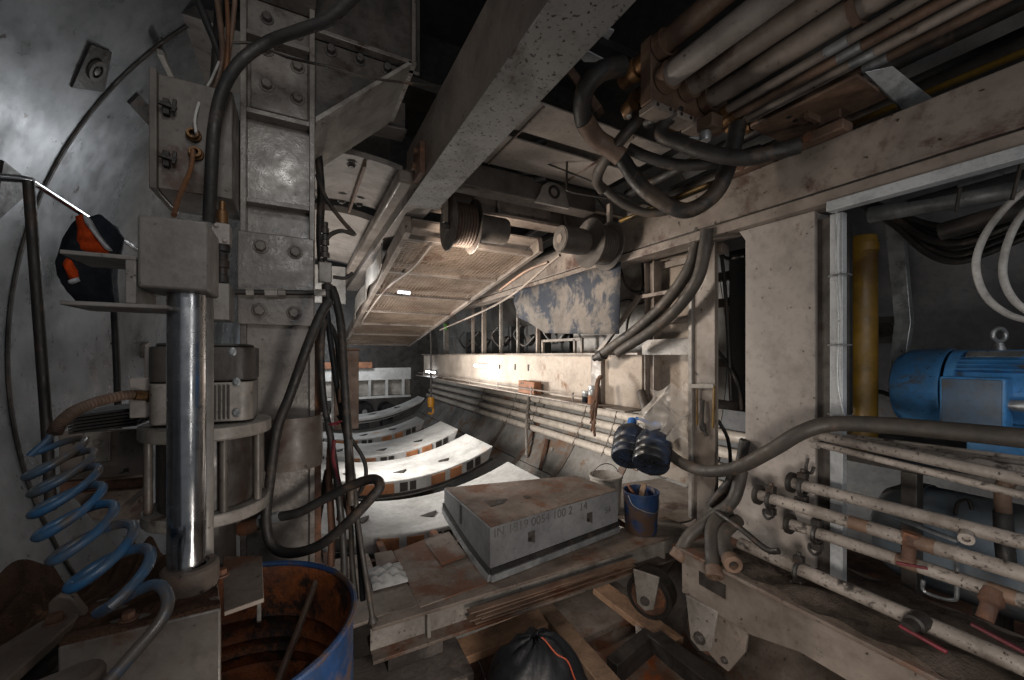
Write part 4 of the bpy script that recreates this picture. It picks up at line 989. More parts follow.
# ================================================================== electric motors
def motor(c, r, y0, y1, paint_, dusty, label, box=True):
    t = thing('electric_motor', (c.x, (y0+y1)/2, c.z-r-.1), label, 'motor')
    cl = y1 - .24
    MB().lathe([(0,y1-cl),(r*.55,y1-cl),(r*.86,y1-cl-.02),(r*1.0,y1-cl-.075),(r*1.02,0.0),(r*.96,0.0),(r*.9,.03),(0,.03)], V((c.x,cl,c.z)), (0,1,0), 40).build('fan_cowl', paint_, t)
    MB().lathe([(0,0),(r*.86,0),(r*.86,cl-.02-y0),(0,cl-.02-y0)], V((c.x,y0,c.z)), (0,1,0), 40).build('stator', paint_, t)
    f = MB(); ns = 44
    for k in range(ns):
        a = 2*PI*k/ns
        if box and 155 < math.degrees(a) < 215: continue
        d = V((math.cos(a),0,math.sin(a))); tt = V((-math.sin(a),0,math.cos(a)))
        p = V((c.x,0,c.z))+d*r*.91
        f.bar(p+V((0,y0+.05,0)), p+V((0,cl-.05,0)), .006, r*.12, d)
    f.build('cooling_fins', paint_, t)
    MB().lathe([(0,0),(r*.98,0),(r*.98,.04),(0,.04)], V((c.x,cl-.055,c.z)), (0,1,0), 40).build('end_shield', paint_, t)
    if box:
        b = MB().box((c.x-r*1.32,.60,c.z-.18),(c.x-r*.80,.835,c.z+.085)).build('terminal_box', paint_, t, .012)
        MB().box((c.x-r*1.36,.612,c.z-.17),(c.x-r*1.3201,.823,c.z+.075)).build('box_lid', bluegrey, t, .008)['label'] = 'scuffed grey-blue terminal box lid'
        MB().lathe([(0,0),(.03,0),(.03,.05),(.024,.06),(.024,.12),(0,.12)], V((c.x-r*1.06,.6,c.z-.05)), (0,-1,0), 12).build('cable_gland', galv, t)
        e = MB().ring(V((c.x,.686,c.z+r+.075)), (.5,1,0), .036, .012, 24, 10); e.lathe([(0,0),(.03,0),(.022,.03),(.016,.05),(0,.05)], V((c.x,.686,c.z+r*.9+.005)), (0,0,1), 14)
        e.build('eye_bolt', galv, t)
        aa, ab = math.radians(112), math.radians(127)
        MB().prism([V((c.x+r*math.cos(a_), .58, c.z+r*math.sin(a_))) for a_ in (aa, ab)] + [V((c.x+r*1.02*math.cos(a_), .58, c.z+r*1.02*math.sin(a_))) for a_ in (ab, aa)], (0,.2,0)).build('nameplate', galv, t, .001)
        tw = MB().box((c.x-.2,y0+.1,c.z-r-.1),(c.x+.2,cl-.1,c.z-r*.8)); tw.build('foot', paint_, t, .006)
    return t
motor(V((3.38,0,-.20)), .235, -.6, 1.10, bluepaint, False, 'bright blue electric motor with terminal box and eye bolt at the right')
m2 = thing('air_receiver', (3.0,.3,-1.3), 'big dusty blue horizontal tank behind the lower pipes at right', 'tank')
MB().lathe([(0,1.70),(.12,1.69),(.21,1.65),(.255,1.58),(.265,1.5),(.265,0),(0,0)], V((3.02,-.62,-.98)), (0,1,0), 40).build('shell', bluedull, m2)
MB().lathe([(.264,0),(.272,0),(.272,.03),(.264,.03),(.264,0)], V((3.02,.86,-.98)), (0,1,0), 40).build('weld_band', bluedull, m2)
for y in (-.2,.6): MB().box((2.85,y,-1.498),(3.2,y+.06,-1.20)).build('saddle', darkpaint, m2)
MB().tube(spline([P(955,515,X=2.82),P(958,503,X=2.82),P(968,500,X=2.82),P(972,510,X=2.82)],5),.008,6).build('lug', blackm, m2)
# motor shelf
ms = thing('motor_shelf', (3.3,.3,-.6), 'dark steel shelf carrying the blue electric motor', 'shelf')
MB().box((2.66,-.9,-.58),(4.1,1.45,-.5365)).build('shelf_plate', darkpaint, ms, .003)
MB().box((2.66,1.30,-1.5),(2.74,1.36,-.581)).build('leg', darkpaint, ms, .003); MB().box((2.66,.80,-1.5),(2.74,.86,-.581)).build('leg', darkpaint, ms, .003)
tag(MB().box((2.62,-.9,-1.56),(4.0,1.5,-1.5)).build('lower_deck', rustm), 'dark lower deck beneath the dusty blue tank', 'deck')

# ================================================================== sill beam, pipe rack
sl = thing('sill_beam', (2.3,.4,-1.4), 'low cream steel sill box beam at the bottom right carrying the pipe rack', 'beam')
MB().box((2.0,-.9,-1.17),(2.62,1.66,-1.15)).build('top_plate', rustdeck, sl, .004)
MB().prism([V((2.02,1.64,-1.1705)),V((2.02,1.64,-1.42)),V((2.02,1.22,-1.42)),V((2.02,1.0,-1.36)),V((2.02,.4,-1.36)),V((2.02,.1,-1.42)),V((2.02,-.9,-1.42)),V((2.02,-.9,-1.1705))], (.02,0,0)).build('side_plate', creamrust, sl, .003)
MB().box((2.0205,1.62,-1.42),(2.6,1.64,-1.1706)).build('end_plate', creamrust, sl, .003)
MB().box((2.015,1.36,-1.31),(2.0195,1.52,-1.235)).build('window_slot', blackm, sl)
MB().box((2.3,1.645,-1.36),(2.9,1.95,-1.32)).build('corner_ledge', rustm, sl, .003)
gritm = mat('grey_grit', '#544b44', '#3c352f', '#2b2420', .5, .3, 12, .95, bump=.9, spec=.1)
dm = MB().grid(lambda u, v: V((2.03+.55*u, -.85+2.3*v, -1.15+.012+.010*math.sin(u*11+v*30)+.012*math.sin(v*61+u*7))), 16, 60, lambda u, v: V((2.03+.55*u, -.85+2.3*v, -1.1495)))
stuff(tag(dm.build('grit', gritm), 'dark grit and rust flakes lying along the top of the sill beam', 'grit'))
GR = 'white pipes of the rack at right'
def rackpipe(X, a, b, r, label, flange=True, rust_=()):
    t = thing('rack_pipe', P(*a, X=X), label, 'pipe', GR)
    p, q = P(*a, X=X), P(*b, X=X)
    if flange:
        MB().lathe([(0,0),(r*1.9,0),(r*1.9,.018),(0,.018)], p, q-p, 20).build('end_flange', blackm, t)
        p = p.lerp(q, .012)
    MB().tube([p, q], r, 16).build('pipe_body', pipewhite, t)
    for f in rust_:
        c = p.lerp(q, f); d = (q-p).normalized()
        MB().tube([c-d*.035, c+d*.035], r*1.03, 16).build('burnt_joint', rustpipe, t)
    return t, p, q
t1, pa, pb = rackpipe(2.30, (790,482), (1100,562), .028, 'uppermost long white pipe of the rack, level with the tank top')
MB().lathe([(0,0),(.018,0),(.018,.045),(.023,.045),(.023,.06),(.012,.06),(.012,.04),(0,.04)], P(967,532,X=2.285), (-1,-.2,-.2), 14).build('stub', pipewhite, t1)
t2, pa, pb = rackpipe(2.25, (757,494), (1100,597), .029, 'second long white pipe of the rack, with burnt orange joint and tee valve', rust_=(.42,.62))
vm = MB(); vc = P(911,540,X=2.25); vm.lathe([(0,-.03),(.034,-.03),(.034,.015),(.022,.03),(.022,.075),(.026,.08),(.026,.09),(0,.09)], vc, (-.1,.1,-1), 16); vm.build('tee_valve', rustm, t2)
MB().bar(vc+V((-.05,.03,-.095)), vc+V((.0,-.05,-.095)), .014, .010).build('red_handle', redp, t2, .003)
t3, pa, pb = rackpipe(2.30, (788,523), (1100,626), .028, 'third long white pipe of the rack, passing behind the strut post clamps', rust_=(.5,.78))
vc = P(992,598,X=2.28); MB().lathe([(0,-.03),(.034,-.03),(.034,.02),(.024,.03),(.024,.085),(0,.085)], vc, (-.5,.1,-.8), 14).build('tee_valve', rustm, t3)
MB().bar(vc+V((-.06,.04,-.1)), vc+V((-.03,-.09,-.14)), .018, .012).build('red_handle', redp, t3, .003)
t4, pa, pb = rackpipe(2.20, (740,543), (1100,700), .032, 'lowest long white pipe lying along the sill beam', flange=False)
vc = P(918,622,X=2.16); MB().lathe([(0,-.03),(.035,-.03),(.035,.03),(.025,.035),(.025,.08),(0,.08)], vc, (-1,.1,-.1), 14).build('tee_valve', blackm, t4)
MB().bar(vc+V((-.08,.03,-.005)), vc+V((-.07,-.10,-.03)), .018, .012).build('red_handle', redp, t4, .003)
GRc = 'black clamps on the rack pipes'
for (px, py), X, lb in (((803,487),2.30,'black clamp on the uppermost rack pipe beside the strut post'),((771,500),2.25,'black clamp on the second rack pipe near its flange'),((817,534),2.30,'black hooked clamp on the third rack pipe'),((799,571),2.20,'black clamp on the lowest rack pipe at the sill')):
    c = P(px, py, X=X); t = thing('pipe_clamp', c, lb, 'clamp', GRc)
    MB().ring(c, (0,1,.0), .043, .011, 20, 8).build('clamp_ring', blackm, t)
    MB().box(c+V((-.02,-.02,.044)), c+V((.02,.02,.075))).bolt(c+V((0,0,.0745)),(0,0,1),.012,.02).build('clamp_lug', blackm, t, .002)
    MB().box(c+V((-.02,-.02,-.08)), c+V((.02,.02,-.044))).build('clamp_lug', blackm, t, .002)
    m = MB(); m.tube(spline([c+V((-.03,.02,-.05)), c+V((-.05,.01,-.07)), c+V((-.045,-.01,-.09)), c+V((-.01,-.02,-.08))],5), .007, 6)
    m.build('clamp_hook', blackm, t)
# upper bundle of thin pipes
GT = 'thin pipes along the top of the rack'
lbs = ('thin pale pipe at the back of the top rack bundle','thin pale pipe second from the back of the top rack bundle','flat middle pipe of the top rack bundle','front round pipe of the top rack bundle','lower rail pipe under the top rack bundle')
for i, (X, y0_, y1_, r, lb) in enumerate(((2.52,431,459,.012,lbs[0]),(2.47,432,464,.012,lbs[1]),(2.40,433,472,.022,lbs[2]),(2.33,434,480,.024,lbs[3]),(2.34,443,496,.016,lbs[4]))):
    t = thing('thin_pipe', P(806,y0_,X=X), lb, 'pipe', GT)
    MB().tube([P(806+i*2,y0_,X=X), P(1090,y1_+ (y1_-y0_)*.3,X=X)], r, 12).build('pipe_body', pipewhite, t)
    MB().lathe([(0,0),(r*1.7,0),(r*1.7,.03),(0,.03)], P(804+i*2,y0_,X=X), (0,-1,0), 6).build('end_nut', greypaint, t)
hkb = tag(MB().tube(spline([P(808,458,X=2.36),P(806,470,X=2.34),P(811,473,X=2.33),P(814,467,X=2.33)],5), .008, 8).build('small_hook', blackm), 'small black hook on the big post plate above the rack pipes', 'hook')
vp = thing('vent_pipe', P(1005,500,X=2.62), 'bent steel pipe standing up with dark lower sleeve at the right edge', 'pipe')
MB().tube(spline([P(1016,484,X=2.62),P(1008,482,X=2.62),P(1003,492,X=2.62),P(1003,512,X=2.62)],6), .026, 12).build('elbow', rustpipe, vp)
MB().tube([P(1003,512,X=2.62),P(1004,540,X=2.62),P(1008,575,X=2.62)], .03, 12).build('sleeve', rubber, vp)
tag(MB().bar(P(897,518,X=2.5), P(958,541,X=2.5), .03, .012).build('flat_bar', galv), 'grey flat bar slanting in front of the dusty blue tank', 'bar')
tag(MB().tube(spline([P(923,580,X=2.5),P(925,592,X=2.5),P(952,600,X=2.5),P(957,590,X=2.5),P(956,545,X=2.5)],4), .008, 8).build('wire_loop', galv), 'thin grey wire loop hanging below the flat bar at the tank', 'wire')
# long hose along the rack
hose('long_hose', [P(641,392,X=2.50),P(645,405,X=2.46),P(655,432,X=2.42),P(672,456,X=2.36),P(700,470,X=2.28),P(735,468,X=2.22),P(770,451,X=2.20),P(800,433,X=2.2),P(830,424,X=2.25),P(880,425,X=2.28),P(950,431,X=2.3),P(1050,441,X=2.3)], .037, dustyrubber, 'long thick grey hose crossing from the bottles over the big plate and along the rack', seg=14, n=10)
# cable into the motor end
hose('motor_cable', PX(3.3,(842,391),(862,389),(885,393),(900,400)), .014, rubber, 'black cable entering behind the yellow cylinder to the blue motor', 'cable')
# white loops and black cables
G5 = 'pale cable loops at the right edge'
hose('cable_loop', PX(3.0,(1040,178),(1008,205),(985,235),(976,265),(985,295),(1010,315),(1050,325)), .015, whitecable, 'larger pale cable loop hanging at the right edge', 'cable', G5, 10, 10)
hose('cable_loop', PX(3.0,(1050,192),(1022,215),(1007,245),(1003,275),(1014,300),(1040,320)), .015, whitecable, 'smaller pale cable loop hanging right of the larger one', 'cable', G5, 10, 10)
G6 = 'black cables sagging above the blue motor'
rnd = random.Random(3)
lb6 = ['lowest','second lowest','third from the bottom','middle','third from the top','second from the top','highest']
for i in range(7):
    k = i*6
    hose('sagging_cable', PX(3.55+.05*(i%3),(862,205-k*.2),(895,226-k*.4),(925,252-k*.8),(955,262-k),(990,252-k*1.0),(1060,222-k)), .018+.004*(i%2), rubber, lb6[i]+' of the black cables sagging above the blue motor', 'cable', G6, 8, 6)
G7 = 'ducts under the trunking at top right'
for i, (a, b, r, ml, lb) in enumerate((((870,215),(1080,178),.05,galv,'dusty galvanised duct just under the trunking at top right'),((905,208),(1080,160),.045,darkvoid,'dark duct closest under the trunking'),((940,232),(1090,190),.05,darkpaint,'lowest dark duct crossing behind the pale cable loops'),((960,190),(1090,150),.04,galv,'thin pale duct between the dark ducts at top right'))):
    tag(MB().tube([P(*a,X=3.3), P(*b,X=3.3)], r, 14).build('cable_duct', ml), lb, 'duct', G7)
for (a, b), lb in ((((1022,160),(1012,200)),'thin rod hanger at the far right under the trunking'),(((960,188),(956,212)),'short rod hanger left of the pale cable loops')):
    tag(MB().tube([P(*a,X=2.9), P(*b,X=2.9)], .008, 8).build('rod_hanger', darkpaint), lb, 'rod')
# dark cables and black gap behind the big plate
G8 = 'cables in the dark gap beside the gantry post'
for i, (pts, lb) in enumerate((([(716,230),(722,260),(726,300),(729,350),(731,400)],'dark cable hanging straight in the gap left of the big plate'),([(713,245),(726,258),(745,256)],'dark cable looping at the top of the gap left of the big plate'),([(717,350),(728,365),(738,385),(742,410)],'dark cable slanting at the middle of the gap'),([(718,420),(728,440),(730,470),(722,490)],'dark chain-like cable at the bottom of the gap'))):
    hose('gap_cable', PX(2.75,*pts), .013, rubber, lb, 'cable', G8)
for i, z in enumerate((.62, .4, -.1, -.45)):
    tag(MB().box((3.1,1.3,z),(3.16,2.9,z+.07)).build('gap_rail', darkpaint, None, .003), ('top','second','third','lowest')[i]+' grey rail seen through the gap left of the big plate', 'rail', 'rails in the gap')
# hose ends on the sill
GH = 'cut hose ends lying at the sill corner'
def hose_end(pts, r, lb):
    t = thing('hose_end', pts[-1], lb, 'hose', GH)
    sp_ = spline(pts, 8)
    MB().tube(sp_, r, 14).build('hose_body', dustyrubber, t)
    d = (sp_[-1]-sp_[-2]).normalized()
    MB().lathe([(r*.6,.0),(r*1.18,0),(r*1.22,.012),(r*1.22,.05),(r*1.1,.055),(r*.62,.055),(r*.6,0)], sp_[-1]-d*.015, d, 18).build('end_ferrule', rustpipe, t)
    MB().lathe([(0,0),(r*.6,0),(r*.6,.005),(0,.005)], sp_[-1]+d*.004, d, 14).build('bore', blackm, t)
hose_end([P(742,470,X=2.34),P(733,500,X=2.28),P(712,517,X=2.22),P(690,535,X=2.1),P(679,553,X=2.02)], .036, 'left cut hose end pointing down at the left of the sill corner')
hose_end([P(728,510,X=2.30),P(713,525,X=2.16),P(712,550,X=2.05),P(714,570,X=1.99)], .038, 'middle cut hose end hanging over the sill front')
hose_end([P(738,520,X=2.30),P(724,533,X=2.16),P(725,550,X=2.08),P(731,561,X=2.02)], .038, 'right cut hose end with bright ferrule over the sill front')
tag(MB().tube(spline([P(717,512,X=2.2),P(740,528,X=2.15),P(766,549,X=2.12),P(779,551,X=2.12)],6), .016, 10).build('dark_pipe', blackm), 'slim dark pipe running down from the hose ends along the sill', 'pipe')
hose('black_hose', PX(2.38,(745,440),(738,470),(722,492),(712,505)), .03, rubber, 'black hose dropping behind the long grey hose into the sill corner')

# ================================================================== casters below
def wheel(c, ax, r, w, label, plate=True):
    t = thing('caster_wheel', c-V((0,0,r)), label, 'wheel', 'steel rollers below the sill')
    c = V(c); ax = V(ax).normalized()
    MB().lathe([(0,0),(r*.82,0),(r*.85,.01),(r*1.0,.01),(r*1.0,w-.01),(r*.85,w-.01),(r*.82,w),(0,w)], c, ax, 36).build('tyre', blackm, t)
    MB().lathe([(0,0),(r*.78,0),(r*.7,.012),(r*.25,.012),(r*.25,.05),(0,.05)], c-ax*.001, -ax, 28).build('hub', rustm, t)
    up = V((0,0,1)); s_ = ax.cross(up).normalized()
    m = MB(); q = c-ax*.06
    pts = [q+s_*.06-up*.04, q+s_*.0-up*.075, q-s_*.06-up*.04, q-s_*.09+up*.20, q+s_*.10+up*.20]
    m.prism(pts, ax*.02); m.build('fork_plate', greypaint, t, .004)
    MB().bolt(c-ax*.06, -ax, .025, .03).build('axle_bolt', darkpaint, t)
    return t
wheel(P(648,597,d=2.93), V((.85,.38,0)), .165, .15, 'black caster wheel with forked bracket under the right end of the feeder beam')
wheel(P(706,634,d=2.30), V((.95,.1,0)), .15, .10, 'wheel behind the rounded pale plate below the sill corner')
hsg = thing('wheel_housing', P(715,640,X=2.03), 'pale steel wheel housing plate hanging below the sill corner', 'plate')
MB().prism([P(x,y,X=2.04) for x, y in ((708,601),(748,627),(745,652),(728,672),(718,664),(706,650))], (.02,0,0)).build('side_plate', creamrust, hsg, .004)
MB().bolt(P(725,660,X=2.04), (-1,0,0), .014, .02).build('bolt', darkpaint, hsg)
tag(MB().bar(P(655,640,d=2.8), P(730,700,d=2.2), .12, .1).build('track_rail', blackm, None, .004), 'dark running rail under the wheels at the bottom', 'rail')
# ================================================================== overhead: diagonal beam, cross beam, reels, conveyor, manifold
ob = thing('overhead_beam', (.8,1.2,1.1), 'big box beam with speckled underside running away overhead at top centre', 'beam')
MB().box((.69,-.5,1.108),(.917,2.95,1.49)).build('side_box', beamside, ob, .008)
MB().box((.685,-.5,1.1),(.922,2.95,1.1075)).build('underside_plate', mat('speckled_plate','#8d8c8a','#6e6b68','#3f3029',.4,.1,7,.5,bump=.1,speck=.75), ob, .002)
lug = MB().box((.655,2.45,1.13),(.6895,2.62,1.33)); lug.bolt((.655,2.54,1.2),(-1,0,0),.025,.03); lug.bolt((.655,2.50,1.28),(-1,0,0),.02,.03); lug.build('pin_lug', rustm, ob, .004)
fb2 = thing('rear_beam', (.8,5,1.1), 'cream continuation of the overhead beam beyond the joint', 'beam')
MB().box((.70,2.955,1.125),(.90,7.5,1.40)).build('body', cream, fb2, .005)
sb = thing('side_bar', (.6,5,1.1), 'rounded cream bar running away left of the overhead beam', 'bar')
MB().box((.56,2.62,1.12),(.66,7.5,1.21)).build('body', creamrust, sb, .02)
cvp = thing('cream_duct', (.3,4.2,1.3), 'cream bolted duct panels overhead between the column and the overhead beam', 'duct')
MB().grid(lambda u, v: V((-.02+.69*u, 3.0+1.1*v, 1.36+.16*u*(1-u)+.06*v)), 10, 6, lambda u, v: V((-.02+.69*u, 3.0+1.1*v, 1.40+.16*u*(1-u)+.06*v))).build('front_panel', cream, cvp)
MB().grid(lambda u, v: V((-.10+.77*u, 4.12+1.9*v, 1.30+.22*u*(1-u)-.06*v)), 10, 6, lambda u, v: V((-.10+.77*u, 4.12+1.9*v, 1.36+.22*u*(1-u)-.12*v))).build('rear_panel', cream, cvp)
MB().box((.40,3.02,1.345),(.42,4.08,1.40)).build('seam_strip', rustpipe, cvp)
for x, y in ((.12,3.15),(.33,3.12),(.33,3.9),(.48,3.9),(.1,3.9)): MB().bolt((x,y,1.385+.0), (0,0,-1), .025, .02).build('bolt', darkpaint, cvp)
MB().box((-.1,5.9,.7),(.55,5.95,1.2)).build('end_panel', greypaint, cvp)

xb = thing('cross_beam', (1.9,3.1,1.18), 'cream transverse I-beam overhead behind the two cable reels', 'beam')
MB().box((.93,3.14,1.21),(2.9,3.16,1.40)).build('web', creamrust, xb)
MB().box((.93,3.06,1.18),(2.9,3.24,1.2095)).build('bottom_flange', creamrust, xb, .004)
MB().box((.93,3.06,1.4005),(2.9,3.24,1.43)).build('top_flange', creamrust, xb, .004)
for x in (1.5, 2.2): MB().prism([V((x,3.07,1.21)),V((x,3.139,1.21)),V((x,3.139,1.40)),V((x,3.07,1.40)),V((x,3.10,1.3))], (.02,0,0)).build('stiffener', cream, xb, .002)
tag(MB().box((.93,2.80,1.27),(2.33,2.97,1.45)).build('dark_girder', darkpaint, None, .006), 'dark girder with round holes above the cross beam', 'beam')
tag(MB().box((.95,3.5,1.52),(2.9,3.8,1.62)).build('dark_girder', rustpipe, None, .006), 'dark girder behind the cross beam overhead', 'beam')
reelcable = mat('reel_cable', '#4f3d31', '#3b2d24', None, .5, 0, 8, .7)
def reel(c, s, label, r=.19, wind=True):
    """cable reel with drive motor; axis along X, motor on side s"""
    t = thing('cable_reel', c-V((0,0,r)), label, 'reel', 'motorised cable reels under the cross beam')
    c = V(c); ax = V((s,0,0))
    for h in (-.10, .095):
        MB().lathe([(.03,0),(r,0),(r+.003,.004),(r,.008),(.03,.008),(.03,0)], c+ax*h, ax, 40).build('flange_disc', darkpaint, t)
    m = MB()
    for k in range(8): m.ring(c+ax*(-.081+.0225*k), ax, r*.74, .0115, 36, 8)
    m.build('wound_cable', reelcable if wind else dustyrubber, t)
    MB().cyl(c-ax*.09, c+ax*.094, r*.72, 30).build('core', blackm, t)
    MB().lathe([(0,0),(.055,0),(.055,.03),(.1,.04),(.105,.08),(.105,.26),(.1,.28),(0,.28)], c+ax*.104, ax, 30).build('drive_motor', darkpaint, t)
    MB().lathe([(0,0),(.09,0),(.09,.004),(0,.004)], c+ax*.384, ax, 30).build('motor_end', darkpaint, t)
    MB().lathe([(0,0),(.035,0),(.035,.004),(0,.004)], c+ax*.389, ax, 20).build('motor_label', creamrust, t)
    m = MB()
    for k in range(5): m.box(c-ax*.11+V((-.018,-.03+.02*k,-.06+.04*k)), c-ax*.101+V((.0,.0+.02*k,-.03+.04*k)))
    m.build('slip_ring_gear', blackm, t)
    MB().box(c+V((-.14 if s > 0 else .105,-.02,.0)), c+V((-.105 if s > 0 else .14,.02,.36))).build('hanger', creamrust, t, .003)
    return t
reel(V((1.09,2.90,1.0)), 1, 'rusty left cable reel with wound brown cable under the cross beam', .205)
reel(V((2.19,2.60,.915)), -1, 'right cable reel with its motor pointing left, beside the gantry beam', .20, False)
for i, (a, b) in enumerate((((560,255),(440,330)),((548,262),(500,290)))):
    hose('slack_cable', spline([P(*a,Y=2.6), P((a[0]+b[0])/2,(a[1]+b[1])/2+10,Y=4.0), P(*b,Y=6.5)],6) if i == 0 else [P(*a,Y=2.6),P(525,272,Y=2.9),P(*b,Y=3.4)], .012, creamrust if i == 0 else rustpipe, ('long pale cable sagging from the right reel into the distance','short brown cable running along the beam from the right reel')[i], 'cable')

# inclined conveyor
cv = thing('conveyor', (1.4,5.5,.5), 'inclined conveyor underside with mesh guards descending into the distance', 'conveyor')
def cz(y): return .98 - .152*(y-3.2)
for x in (.76, 2.0):
    MB().bar((x,3.2,cz(3.2)+.06),(x,8.4,cz(8.4)+.06), .05, .14).build('side_stringer', creamrust, cv, .003)
for y in (3.3, 4.1, 4.9, 5.7, 6.5, 7.3, 8.3):
    MB().box((.79,y,cz(y)-.01),(1.97,y+.07,cz(y)+.03)).build('cross_member', creamrust, cv, .003)
MB().grid(lambda u, v: V((.79+1.18*u, 3.2+5.2*v, cz(3.2+5.2*v)+.10)), 2, 2, lambda u, v: V((.79+1.18*u, 3.2+5.2*v, cz(3.2+5.2*v)+.115))).build('belt_pan', creamrust, cv)
gmesh = mat('mesh_wire', '#8d7c6c', '#6e5b4b', '#5a3b26', .5, .3, 6, .5, .4)
gp_ = MB()
for k in range(1, 30): gp_.bar((.79+1.18*k/30,3.38,cz(3.38)+.012),(.79+1.18*k/30,8.3,cz(8.3)+.012), .006, .004)
for k in range(120): 
    y = 3.4+4.9*k/120; gp_.bar((.79,y,cz(y)+.017),(1.97,y,cz(y)+.017), .006, .004, (0,0,1))
gp_.build('mesh_guard', gmesh, cv)
fl_ = thing('strip_lamp', (1.2,4.4,.8), 'small lit strip lamp under the conveyor mesh', 'lamp')
lc = P(403,290,Y=4.4); 
lx = P(398,292,Y=4.45); ly = P(410,293,Y=4.45)
MB().tube([lx, ly], .014, 10).build('tube', emit('strip_glow','#f2f6ff',6), fl_)
MB().bar(lx+V((0,.02,.015)), ly+V((0,.02,.015)), .03, .02).build('housing', galv, fl_)
wp = thing('guard_plate', (.68,4.5,.9), 'white crumpled guard plate along the left edge of the conveyor', 'plate')
MB().grid(lambda u, v: V((.69+.02*math.sin(u*14), 4.0+2.3*u, cz(4.0+2.3*u)+.02+.2*v+.015*math.sin(u*22))), 26, 4, lambda u, v: V((.703+.02*math.sin(u*14), 4.0+2.3*u, cz(4.0+2.3*u)+.02+.2*v+.015*math.sin(u*22)))).build('plate', greypaint, wp)
hose('conveyor_cable', [V((.98,3.3,.93)),V((.95,3.8,.83)),V((.84,4.4,.73)),V((.80,5.2,.61)),V((.79,6.5,.42))], .012, creamrust, 'pale cable strung along the left edge of the conveyor mesh', 'cable')

# overhead plates and manifold with big pipes
MB_ = MB().box((.95,1.97,1.46),(2.33,2.28,1.47)); o = MB_.build('ceiling_plate', cream, None, .002); tag(o, 'nearest cream ceiling plate behind the big overhead pipes', 'plate', 'cream plates overhead'); 
o = MB().prism([V((.95,2.36,1.45)),V((2.33,2.36,1.45)),V((2.33,2.76,1.45)),V((.95,2.76,1.45))], (0,0,.012)).build('ceiling_plate', cream, None, .002); tag(o, 'cream ceiling plate nearer the cross beam behind the hanging hoses', 'plate', 'cream plates overhead')
for x, lb in ((1.25,'left thin stiffener under the cream ceiling plates'),(1.95,'right thin stiffener under the cream ceiling plates')):
    tag(MB().box((x,1.97,1.436),(x+.012,2.75,1.4495)).build('plate_stiffener', creamrust), lb, 'stiffener')
eb = thing('lug_bracket', (1.75,2.98,1.2), 'grey lug bracket with a round hole above the right reel', 'bracket')
m = MB(); pts = []
for k in range(13): a = PI*k/12; pts.append(V((1.86+.13*math.cos(a),2.765,1.33+.1*math.sin(a))))
m.prism(pts+[V((1.68,2.765,1.24)),V((2.02,2.765,1.24))], (0,.03,0)); m.build('lug_plate', greypaint, eb, .003)
MB().ring(V((1.86,2.763,1.35)), (0,1,0), .045, .012, 24, 8).build('hole_rim', blackm, eb)

# roof members left of the overhead beam
for i, (y, z, h, ml, lb) in enumerate(((2.95,1.62,.22,cream,'cream roof member between the knee bracket and the overhead beam, nearest the bolts'),(3.5,1.60,.30,cream,'second cream roof member behind the knee bracket'),(4.1,1.50,.30,darkpaint,'dark roof member behind the two cream ones'))):
    tag(MB().box((-.1,y,z),(.68,y+.05,z+h)).box((-.1,y-.06,z-.012),(.68,y+.11,z-.0005)).build('roof_member', ml, None, .003), lb, 'beam', 'roof members left of the overhead beam')
mf = thing('pipe_manifold', (1.95,1.62,1.35), 'rusty block manifold where the big overhead pipes end', 'manifold')
MB().box((1.70,1.58,1.40),(2.36,1.66,1.76)).build('header_plate', rustpipe, mf, .006)
for x0, x1 in ((1.71,1.87),(1.90,2.04),(2.06,2.2)):
    b_ = MB().box((x0,1.57,1.36),(x1,1.68,1.3995)).build('clamp_block', creamrust, mf, .006)
    for x in (x0+.03, x1-.03): MB().cyl((x,1.569,1.38),(x,1.565,1.38),.01,10).build('hole', blackm, b_)
GM = 'large overhead pipes running toward the camera'
big = [(1.76,1.70,.058,rustpipe,'upper left brown pipe of the large overhead pipes'),(1.79,1.53,.062,cream,'pale large pipe at the left of the overhead bank'),(1.97,1.53,.055,creamrust,'second large overhead pipe, right of the pale one'),(2.14,1.51,.058,creamrust,'third large overhead pipe with a flange halfway'),(1.96,1.68,.052,rustpipe,'upper dark brown overhead pipe behind the others')]
for x, z, r, ml, lb in big:
    t = thing('overhead_pipe', (x,.5,z-r), lb, 'pipe', GM)
    MB().tube([V((x,1.579,z)), V((x,-.8,z))], r, 22).build('pipe_body', ml, t)
    MB().lathe([(r,0),(r*1.25,0),(r*1.25,.05),(r,.05),(r,0)], V((x,1.52,z)), (0,1,0), 24).build('collar', rustpipe, t)
    MB().lathe([(0,0),(r*.9,0),(r*.9,.07),(r*1.1,.075),(r*1.1,.12),(r*.85,.125),(r*.85,.2),(0,.2)], V((x,1.661,z)), (0,1,-.1), 10).build('union_fitting', brass, t)
t = bpy.data.objects['overhead_pipe.003']
MB().lathe([(.05,0),(.078,0),(.078,.03),(.05,.03),(.05,0)], V((2.14,.82,1.51)), (0,1,0), 8).build('hex_flange', rustpipe, t)
GS = 'slim overhead pipes beside the gantry beam'
for i, (x, z, lb) in enumerate(((2.13,1.385,'leftmost of the four slim overhead pipes'),(2.20,1.37,'second from the left of the four slim overhead pipes'),(2.27,1.355,'third from the left of the four slim overhead pipes'),(2.345,1.345,'rightmost slim overhead pipe next to the gantry beam'))):
    t = thing('slim_pipe', (x,.4,z), lb, 'pipe', GS)
    MB().tube([V((x,1.42,z)), V((x,-.8,z))], .022, 14).build('pipe_body', (creamrust,rustpipe)[i%2], t)
    MB().lathe([(0,0),(.03,0),(.03,.03),(.024,.035),(.024,.1),(0,.1)], V((x,1.421,z)), (0,1,-.1), 8).build('union_fitting', brass, t)
    MB().tube([V((x,.95-.02*i,z)), V((x,.86-.02*i,z))], .0232, 14).build('bare_band', galv, t)
